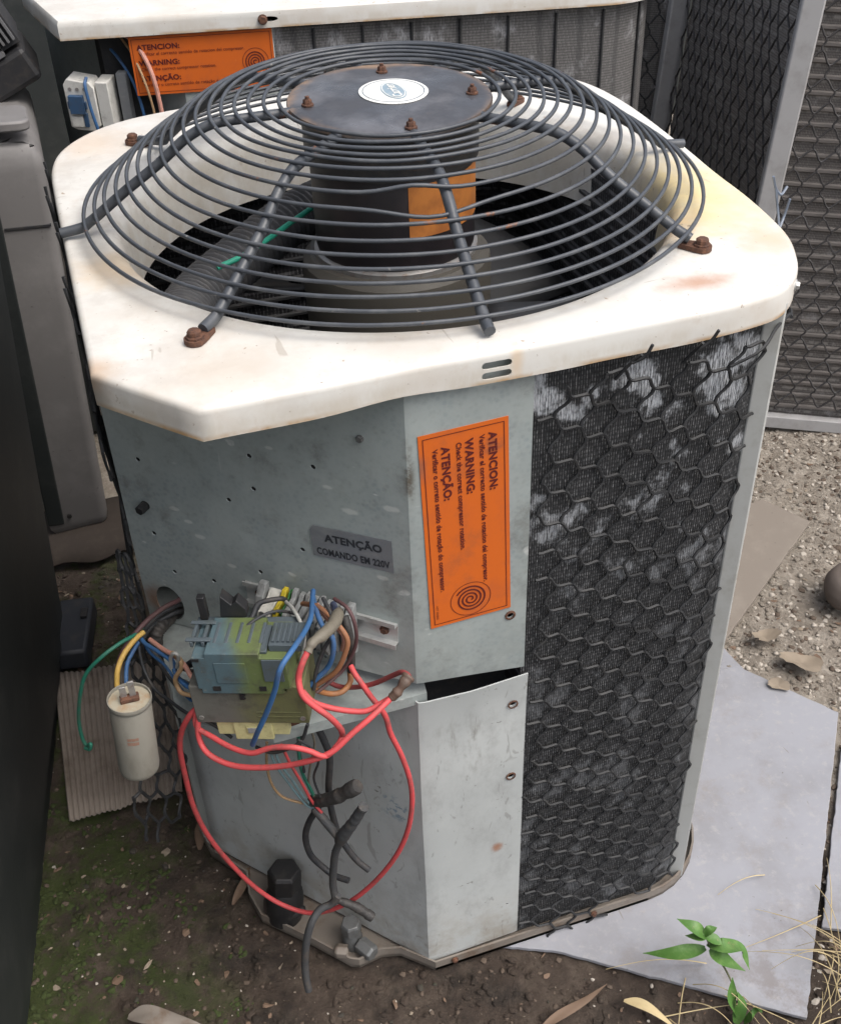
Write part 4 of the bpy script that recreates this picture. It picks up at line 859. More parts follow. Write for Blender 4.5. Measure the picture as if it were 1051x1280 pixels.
mb.grid(rws, closed=True); n = len(l2); mb.f.append(tuple(range(4 * n, 5 * n))); mb.mi.append(0)
k2 = MB(); hole(k2, frame(f2 @ Vector((0.378, 0, 0.966)), X2, (0, 0, 1)), 0.016, 0.0045, 14)
c2 = mb.build('cover', 'cover_paint', rear, solid=0.0015, smooth=0.5, cut=k2.build('cutter', 'rust'))
mb = bolt_mb(f2 @ Vector((0.366, -0.001, 0.966)), -Y2, 0.008, 0.008, 0.009); mb.build('screw', 'rust', c2)
# its open control bay: a front strip with the label and a diagonal face
def P2(x, y, z): return f2 @ Vector((x, y, z))
mb = MB(); rws = []
for z in (0.03, 0.30, 0.50, 0.70, 0.85, 0.96): rws.append([P2(-0.085, 0.34, z), P2(-0.02, 0.26, z), P2(0.09, 0.14, z), P2(0.20, 0.022, z), P2(0.206, 0.014, z), P2(0.30, 0.014, z), P2(0.382, 0.014, z)])
mb.grid(rws); cpan2 = mb.build('control_panel', 'galvanised', rear, solid=0.002, smooth=0.5)
c2path = [(0.382, 0.020), (0.6, 0.020), (0.85, 0.020)] + arc(W2 - 0.145, 0.165, 0.145, -90, 0, 10) + [(W2, 0.40)]
q2 = [P2(x, y, 0) for x, y in c2path]; LL2 = [0]
for a, b_ in zip(q2, q2[1:]): LL2.append(LL2[-1] + (b_ - a).length)
nn2 = []
for i in range(len(q2)):
    t = (q2[min(i + 1, len(q2) - 1)] - q2[max(i - 1, 0)]).normalized(); nn2.append(Vector((t.y, -t.x, 0)))
coil_slab(q2, nn2, LL2, 0.02, 0.945, 0.05, 0, 1).build('coil', ['back_fins', 'inner_fins'], rear, smooth=0.6)
mb = MB()
for s in [0.075 + 0.0925 * j for j in range(8)]:
    i = 0
    while LL2[i + 1] < s: i += 1
    t = (s - LL2[i]) / (LL2[i + 1] - LL2[i]); p = q2[i].lerp(q2[i + 1], t) + nn2[i] * 0.003
    mb = MB(); mb.tube([p + Vector((0, 0, 0.03)), p + Vector((0, 0, 0.94))], 0.0028, 6); mb.build('coil_strap', 'net_plastic', rear)
mb = MB(); bp = offset_in(l2, 0.004); mb.prism([(v.x, v.y) for v in bp], 0.004, 0.028); mb.build('base_pan', 'pan_metal', rear, smooth=0.4)
mb = MB(); bp = offset_in(l2, 0.09); mb.prism([(v.x, v.y) for v in bp[:-2]], 0.03, 0.94); mb.build('dark_bay_block', 'interior_dark', rear, smooth=0.4)  # added dark block standing in for the shaded inside
# label, lying lengthwise
lf2 = frame(P2(0.118, 0.0095, 0.955), X2, (0, 0, 1)) @ Matrix.Translation((0, -0.112, 0)) @ Matrix.Diagonal((1.07, 1.07, 1.0, 1.0))
mb = MB(); mb.box((0, 0, 0), (0.245, 0.098, 0.0008), 0, lf2); w2 = mb.build('warning_label', 'label_orange', rear, smooth=0); tag(w2, 'same orange warning label lying lengthwise in the shade of the lid')
z2 = lf2 @ Matrix.Translation((0, 0, 0.0016))
text_mesh([('ATENCION:', 0.012, 0.076, 0.0120, 0.0004, 1.1), ('Verificar el correcto sentido de rotacion del compresor.', 0.014, 0.0665, 0.0076, 0.00004, 0.98), ('WARNING:', 0.012, 0.050, 0.0120, 0.0004, 1.1), ('Check the correct compressor rotation.', 0.014, 0.0410, 0.0076, 0.00004, 0.98),
           ('ATEN\u00c7\u00c3O:', 0.012, 0.0240, 0.0120, 0.0004, 1.1), ('Verificar o correto sentido de rota\u00e7\u00e3o do compressor.', 0.014, 0.0145, 0.0076, 0.00004, 0.98)], z2).build('lettering', 'ink_brown', w2, smooth=0)
mb = MB()
for (x0, y0, x1, y1) in [(0.004, 0.004, 0.241, 0.0048), (0.004, 0.0932, 0.241, 0.094), (0.004, 0.0048, 0.0048, 0.0932), (0.2402, 0.0048, 0.241, 0.0932)]: mb.add([(x0, y0, 0), (x1, y0, 0), (x1, y1, 0), (x0, y1, 0)], [(0, 1, 2, 3)], 0, z2)
mb.build('border_line', 'ink_brown', w2, smooth=0)
mb = MB(); ring_flat(mb, 0.212, 0.045, 0.0225, 0.0008, z2); ring_flat(mb, 0.212, 0.045, 0.0016, 0.0019, z2, 120, 0.0178, 3.6, 0.4); mb.build('spiral_symbol', 'ink_brown', w2, smooth=0)

# its white contactor and the wires beside it
wc = thing('contactor', 'white contactor with dark blue front under the lid of the rear condenser', 'contactor', tuple(P2(0.06, 0.02, 0.86)))
wf = frame(P2(-0.018, 0.025, 0.782), X2 + Vector((0, -0.25, -0.03)), Vector((-0.14, 0, 1)))
mb = MB(); mb.prism([(0, 0.008), (0.012, 0.002), (0.050, 0.0), (0.050, 0.008), (0.058, 0.010), (0.058, 0.082), (0.050, 0.092), (0.008, 0.098), (0.0, 0.088)], -0.045, 0.0, 0, wf); mb.build('body', 'contactor_white', wc, smooth=0.3, bevel=0.0015)
mb = MB(); mb.box((0.060, 0.004, -0.050), (0.084, 0.092, -0.004), 0, wf); mb.build('side_block', 'contactor_white', wc, smooth=0.3, bevel=0.0015)
mb = MB(); mb.box((0.008, 0.036, 0.0003), (0.036, 0.070, 0.010), 0, wf); mb.box((0.004, 0.044, 0.0003), (0.040, 0.058, 0.006), 0, wf); mb.box((0.030, 0.010, 0.0003), (0.038, 0.036, 0.006), 0, wf); mb.build('front_block', 'contactor_blue', wc, smooth=0.3, bevel=0.001)
mb = MB(); mb.box((0.006, 0.010, 0.0003), (0.029, 0.030, 0.006), 0, wf); mb.build('cover_plate', 'contactor_white', wc, smooth=0.3, bevel=0.001)
mb = MB()
for q in range(3): mb.lathe([(0.0035, 0.0), (0.0035, 0.001), (0, 0.001)], 10, 0, wf @ Matrix.Translation((0.012 + 0.014 * q, 0.080, 0.0002)), caps=False)
mb.build('terminal_screw', 'lug_metal', wc)
mb = MB(); mb.box((0.094, 0.0, -0.05), (0.112, 0.100, -0.030), 0, wf); o = mb.build('type_plate', 'label_silver', wc, smooth=0)
for lbl, r, mt, pts in [('blue wire running down the front of the white contactor', 0.0032, 'w_blue', [wf @ Vector(q) for q in [(0.046, 0.100, -0.005), (0.047, 0.090, 0.010), (0.050, 0.050, 0.012), (0.055, 0.010, 0.010), (0.056, -0.02, 0.0)]]),
                        ('blue wire arching in the shade beside the rear orange label', 0.0028, 'w_blue', [P2(0.055, 0.10, 0.925), P2(0.085, 0.06, 0.905), P2(0.112, 0.03, 0.86), P2(0.122, 0.02, 0.80), P2(0.122, 0.03, 0.72)]),
                        ('pink wire arching beside the rear orange label', 0.0042, 'w_pink', [P2(0.10, 0.06, 0.945), P2(0.128, 0.02, 0.935), P2(0.150, 0.0, 0.89), P2(0.158, -0.005, 0.82), P2(0.158, 0.0, 0.70)]),
                        ('thin brown wire inside the arch of the pink one', 0.0024, 'w_tan', [P2(0.10, 0.06, 0.935), P2(0.120, 0.02, 0.915), P2(0.136, 0.0, 0.87), P2(0.144, 0.0, 0.81), P2(0.146, 0.0, 0.72)])]:
    mb = MB(); mb.tube(smooth_path(pts, 6), r, 8); tag(mb.build('wire', mt), lbl, 'wire', 'loose wires of the condensers')

# ================================================================== third condenser on the right, wrapped in netting
LEAN = math.radians(4.2)
def lean_of(base): return Matrix.Translation(base) @ Matrix.Rotation(LEAN, 4, 'Y') @ Matrix.Translation(-Vector(base))
B3 = Vector((1.372, 1.105, 0)); L3 = lean_of(B3)
third = thing('condenser_unit', 'tall condenser wrapped in black netting between grey posts on the right', 'condenser', tuple(B3), 'condensers in the yard')
dirA = Vector((0.20, 0.98, 0)).normalized(); dirB = Vector((0.909, -0.416, 0)).normalized(); dirC = Vector((-0.95, 0.31, 0)).normalized()
A0 = B3; A1 = B3 + dirA * 0.72; B1 = B3 + dirB * 0.95; C1 = A1 + dirC * 0.42
Z3 = 1.22
def tr(mb, mx): mb.v = [tuple(mx @ Vector(q)) for q in mb.v]; return mb
def flat_coil(a, b_, z0, z1, mat, parent, name='coil'):
    mb = MB(); mb.add([a + Vector((0, 0, z0)), b_ + Vector((0, 0, z0)), b_ + Vector((0, 0, z1)), a + Vector((0, 0, z1))], [(0, 1, 2, 3)]); w = (b_ - a).length; mb.uv = [(0, z0), (w, z0), (w, z1), (0, z1)]
    t = (b_ - a).normalized(); back = Vector((-t.y, t.x, 0)) * 0.05
    mb.add([a + back + Vector((0, 0, z0)), b_ + back + Vector((0, 0, z0)), b_ + back + Vector((0, 0, z1)), a + back + Vector((0, 0, z1))], [(3, 2, 1, 0)]); mb.uv += mb.uv
    mb.f += [(0, 3, 7, 4), (1, 5, 6, 2), (3, 2, 6, 7), (0, 4, 5, 1)]; mb.mi += [0] * 4
    tr(mb, L3); return mb.build(name, mat, parent, smooth=0)
nA = Vector((dirA.y, -dirA.x, 0)) * -1; nB = Vector((dirB.y, -dirB.x, 0)); nC = Vector((dirC.y, -dirC.x, 0)) * -1
ins = 0.022
flat_coil(A1 + nA * -ins, A0 + nA * -ins + dirA * 0.05, 0.03, Z3, 'side_fins', third); flat_coil(A0 - nB * ins, B1 - nB * ins, 0.03, Z3, 'right_fins', third)
flat_coil(C1 - nB * 0 + Vector((0, 0.03, 0)), A1 + Vector((0, 0.03, 0)), 0.03, Z3, 'back_fins', third)
# louvre-like tube rows showing through the netting on the right face
for j in range(int((Z3 - 0.06) / 0.031)):
    z = 0.06 + j * 0.031; mb = MB(); a = A0 - nB * (ins - 0.004); mb.tube([a + dirB * 0.02 + Vector((0, 0, z)), a + dirB * 0.40 + Vector((0, 0, z + 0.001)), a + dirB * 0.93 + Vector((0, 0, z))], 0.0052, 6); tr(mb, L3); mb.build('coil_tube', 'right_fins', third)
for p, ang, w in ((A0 + Vector((-0.008, -0.004, 0)), math.atan2(dirB.y, dirB.x), 0.044), (A1 + Vector((-0.012, 0, 0)), math.radians(-6), 0.050), (B1, math.atan2(dirB.y, dirB.x), 0.05)):
    tr(post_mb(p.x, p.y, ang, w, 0.026, 0.004, Z3 + 0.01), L3).build('corner_post', 'post_grey', third, bevel=0.004)
for a, b_, nn_ in ((A0, B1, nB), (A0, A1, nA)):
    t = (b_ - a).normalized(); q0 = a + t * 0.022; q1 = b_ - t * 0.022; w = nn_ * 0.012; mb = MB()
    mb.prism([((q0 - w).x, (q0 - w).y), ((q1 - w).x, (q1 - w).y), ((q1 + w).x, (q1 + w).y), ((q0 + w).x, (q0 + w).y)], 0.012, 0.042); tr(mb, L3); mb.build('bottom_rail', 'post_grey', third, smooth=0, bevel=0.002)
mb = MB(); cen = [A0, B1, B1 + dirA * 0.72, A1]; mb.prism([(v.x, v.y) for v in cen], Z3 + 0.01, Z3 + 0.05); tr(mb, L3); mb.build('cover', 'cover_paint', third, smooth=0)
def face_net(a, d, nn_, off):
    def fn(x, y):
        q = a + d * (x + 0.10 * y) + nn_ * (off + 0.006 * noise.noise(Vector((x * 9, y * 9, 6)))); return L3 @ Vector((q.x, q.y, Z3 + y - 0.10 * x))
    return fn
hexnet(face_net(A0, dirB, nB, 0.0), lambda x, y: 0.0 < x + 0.10 * y < 0.93 and 0.05 < Z3 + y - .1 * x < Z3, 50, 30, 0.0235, 0.046, 0.0115, 0.0024, 11).build('guard_net', 'net_grey', third, smooth=1.2)
hexnet(face_net(A0, dirA, nA, 0.0), lambda x, y: 0.02 < x + 0.10 * y < 0.70 and 0.05 < Z3 + y - .1 * x < Z3, 44, 30, 0.0235, 0.046, 0.0115, 0.0024, 12).build('guard_net', 'net_grey', third, smooth=1.2)
hexnet(face_net(A1 + dirC * 0.03, dirC, nC * -1, 0.0), lambda x, y: 0.0 < x + 0.10 * y < 0.40 and 0.05 < Z3 + y - .1 * x < Z3, 30, 30, 0.0235, 0.046, 0.0115, 0.0026, 13).build('guard_net', 'net_plastic', third, smooth=1.2)

# ================================================================== things on the left
# leaning grey outdoor casing
lb = Vector((-0.16, 1.20, 0.02)); LM = Matrix.Translation(lb) @ Matrix.Rotation(math.radians(3.0), 4, 'Y') @ Matrix.Translation(-lb)
cas = thing('outdoor_unit', 'grey outdoor casing with rounded bottom corner leaning in the narrow gap on the left', 'outdoor unit', tuple(lb))
def cas_poly(w0, w1, y0, y1, r): return [(w0, y1), (w0, y0)] + arc(w1 - r, y0 + r, r, -90, 0, 6) + [(w1, y1)]
mb = MB(); pol = cas_poly(-0.175, -0.052, 1.20, 1.60, 0.020); base = [Vector((x, y, 0)) for x, y in pol]
rws = []
for d, z in [(0.030, 0.022), (0.012, 0.026), (0.003, 0.038), (0.0, 0.055), (0.0, 0.45), (0.0, 0.800), (0.003, 0.822), (0.012, 0.838), (0.030, 0.846), (0.055, 0.848)]:
    rws.append([Vector((v.x, v.y, z)) for v in offset_in(base, d)])
mb.grid(rws, closed=True); n = len(base); mb.f.append(tuple(range(9 * n, 10 * n))); mb.mi.append(0); tr(mb, LM); mb.build('casing', 'casing_grey', cas, smooth=0.7)
mb = MB(); mb.prism([(-0.176, 1.198), (-0.1425, 1.1965), (-0.1425, 1.215), (-0.176, 1.215)], 0.05, 0.79); tr(mb, LM); mb.build('side_panel', 'cabinet_dark', cas, smooth=0, bevel=0.003)
mb = MB(); mb.prism([(-0.14, 1.197), (-0.060, 1.197), (-0.060, 1.30), (-0.14, 1.30)], 0.700, 0.7035); tr(mb, LM); mb.build('seam', 'interior_dark', cas, smooth=0)
mb = MB(); mb.prism(arc(-0.085, 1.28, 0.020, 0, 90, 4) + arc(-0.14, 1.28, 0.020, 90, 180, 4) + arc(-0.14, 1.22, 0.020, 180, 270, 4) + arc(-0.085, 1.22, 0.020, 270, 360, 4), 0.868, 0.886); tr(mb, LM); mb.build('lifting_flange', 'casing_grey', cas, smooth=0.5, bevel=0.004)
mb = MB(); mb.lathe([(0.005, 0), (0.005, 0.004), (0, 0.004)], 12, 0, frame(LM @ Vector((-0.13, 1.198, 0.07)), (1, 0, 0), (0, 0, 1)), caps=False); mb.build('screw', 'valve_black', cas)
# folded brown sheet under it
mb = MB(); rws = []
for i in range(12):
    t = i / 11; x = -0.19 + 0.185 * t; rws.append([Vector((x, 1.105 + 0.010 * math.sin(t * 9), 0.012 - 0.03 * max(0, t - 0.8))), Vector((x, 1.16, 0.028 + 0.002 * math.sin(t * 60))), Vector((x, 1.30, 0.020))])
mb.grid(rws); tag(mb.build('bent_sheet', 'foot_sheet', solid=0.004), 'bent brown sheet lying under the foot of the grey outdoor casing', 'sheet')

# dark cabinet along the left edge
db = Vector((-0.29, 0.10, 0)); DM = Matrix.Translation(db) @ Matrix.Rotation(math.radians(5.0), 4, 'Y') @ Matrix.Translation(-db)
dk_ = thing('cabinet', 'tall dark cabinet side closing the whole left edge', 'cabinet', tuple(db))
ca_, cb_ = Vector((-0.345, -0.30, 0)), Vector((-0.172, 0.92, 0)); tt = (cb_ - ca_).normalized(); wv = Vector((-tt.y, tt.x, 0))
def dark_box(a, b_, th, z0, z1): 
    q = [a, b_, b_ + wv * th, a + wv * th]; mb = MB(); mb.prism([(v.x, v.y) for v in q], z0, z1); return tr(mb, DM)
dark_box(ca_, cb_, 0.7, -0.02, 1.42).build('side_panel', 'cabinet_dark', dk_, smooth=0, bevel=0.006)
dark_box(ca_ - wv * 0.006 + tt * 0.02, cb_ - wv * 0.006 - tt * 0.10, 0.005, 0.06, 1.36).build('door_panel', 'cabinet_dark', dk_, smooth=0, bevel=0.003)
dark_box(cb_ + wv * 0.055, cb_ + wv * 0.055 + tt * 0.16, 0.30, -0.02, 1.05).build('rear_panel', 'cabinet_dark', dk_, smooth=0, bevel=0.004)

# dark finned unit at the top left corner
fu = thing('finned_unit', 'dark unit with thin upright fins in the top left corner behind the grey casing', 'cooling unit', (-0.3, 1.62, 0))
mb = MB(); mb.box((-0.80, 1.62, 0.0), (-0.030, 2.1, 1.0)); mb.build('casing', 'cabinet_dark', fu, smooth=0, bevel=0.006)
fm = Matrix.Translation((-0.02, 1.45, 0.972)) @ Matrix.Rotation(math.radians(-24), 4, 'Y')
for q in range(30):
    x = -0.312 + q * 0.0105; mb = MB(); mb.box((x, 0.0, -0.02), (x + 0.0042, 0.014, 0.22), 0, fm); mb.build('fin', 'fin_grey', fu, smooth=0)
mb = MB(); mb.box((-0.40, 0.016, -0.03), (0.0, 0.16, 0.24), 0, fm); mb.build('grille_back', 'interior_dark', fu, smooth=0)
mb = MB(); mb.box((-0.40, -0.004, -0.034), (-0.035, 0.014, -0.026), 0, fm); mb.build('fin_rail', 'fin_grey', fu, smooth=0)
mb = MB(); mb.box((-0.40, 0.0, -0.100), (0.0, 0.15, -0.036), 0, fm); mb.build('skirt', 'black_plastic', fu, smooth=0, bevel=0.01)
# dark building wall far behind, closes the gaps between the units
tag((lambda m_: m_.build('wall', 'cabinet_dark', smooth=0))(MB().box((-3.0, 3.2, -0.05), (5.0, 3.4, 1.7))), 'dark wall behind the condensers', 'wall')

# corrugated sheet on the soil
cs = MB(); a, b_, c_, d = Vector((-0.2, 0.79, 0.010)), Vector((0.014, 0.76, 0.014)), Vector((-0.018, 0.435, 0.016)), Vector((-0.199, 0.44, 0.012)); rws = []
NC = 22 * 6
for i in range(NC + 1):
    t = i / NC; w = 0.0021 * math.sin(t * 22 * 2 * math.pi); row = []
    for j in range(9):
        s = j / 8; p = a.lerp(b_, t).lerp(d.lerp(c_, t), s); row.append(Vector((p.x, p.y + (0.006 * noise.noise(Vector((t * 6, 0, s * 2))) if j in (0, 8) else 0), p.z + w + 0.004 * noise.noise(Vector((t * 2, s * 3, 1))))))
    rws.append(row)
cs.grid(rws); tag(cs.build('corrugated_sheet', 'corrugated_sheet', solid=0.002, smooth=1.4), 'ribbed brown grey sheet lying on the soil under the capacitor', 'sheet')
bx = MB(); f_ = frame((-0.172, 0.955, 0.0), (0.053, -0.010, 0), (0.05, 0.14, 0)); bx.box((0, -0.15, 0), (0.066, 0.005, 0.045), 0, f_); bb = bx.build('plastic_box', 'box_black', bevel=0.006)
tag(bb, 'small dark plastic box on the mossy ground beyond the ribbed sheet', 'box')
mb = MB(); mb.box((0.048, -0.06, 0.0455), (0.060, -0.035, 0.052), 0, f_); mb.build('latch', 'black_plastic', bb, bevel=0.001)

# flat sheets on the right
def sheet(name, poly, z, th, mat, label, cat='sheet', grp=None):
    edge = []
    for i_ in range(len(poly)):
        a, b_ = Vector((*poly[i_], 0)), Vector((*poly[(i_ + 1) % len(poly)], 0)); k_ = max(2, int((b_ - a).length / 0.008)); nn_ = (b_ - a).normalized(); nn_ = Vector((-nn_.y, nn_.x, 0))
        for j_ in range(k_):
            q = a.lerp(b_, j_ / k_); edge.append(((q + nn_ * (0.0016 * noise.noise(q * 30) + 0.0012 * noise.noise(q * 110)) * (j_ > 0)).x, (q + nn_ * (0.0016 * noise.noise(q * 30) + 0.0012 * noise.noise(q * 110)) * (j_ > 0)).y))
    mb = MB(); mb.prism(edge, z - th, z); return tag(mb.build(name, mat, smooth=0, bevel=0.0012), label, cat, grp)
sheet('floor_sheet', [(1.090, 0.225), (0.985, 0.385), (0.40, 0.42), (0.18, 0.10), (0.446, -0.026), (0.722, -0.229)], 0.003, 0.007, 'sheet_grey', 'large pale grey sheet sticking out from under the condenser beside the weed', 'sheet', 'flat sheets on the ground')
sheet('floor_sheet', [(0.993, 0.442), (1.000, 0.355), (0.80, 0.30), (0.70, 0.45)], -0.0045, 0.006, 'sheet_grey', 'second grey sheet showing a small corner beyond the large one', 'sheet', 'flat sheets on the ground')
sheet('floor_sheet', [(1.20, 0.10), (1.055, 0.165), (0.822, -0.118), (1.0, -0.22)], 0.001, 0.007, 'sheet_grey', 'grey sheet cut off by the right edge of the picture', 'sheet', 'flat sheets on the ground')
sheet('board', [(1.30, 0.80), (1.349, 0.697), (0.992, 0.442), (0.70, 0.60), (0.80, 0.75)], 0.010, 0.008, 'sheet_brown', 'brown dusty board with a sharp corner lying behind the grey corner post', 'board')
# smooth brown lump at the right edge
lm = MB(); rws = []
for i in range(15):
    t = math.pi * i / 14; row = []
    for j in range(28):
        a = 2 * math.pi * j / 28; r = math.sin(t) * 0.062 * (1 + 0.08 * noise.noise(Vector((math.cos(a), math.sin(a), t)))); row.append(Vector((1.288 + r * 1.05 * math.cos(a), 0.462 + r * 0.95 * math.sin(a), 0.036 - 0.042 * math.cos(t) + 0.003 * math.sin(t * 9))))
    rws.append(row)
lm.grid(rws, closed=True); tag(lm.build('stone', 'lump_brown', smooth=2), 'smooth round brown lump with curved streaks at the right edge', 'stone')

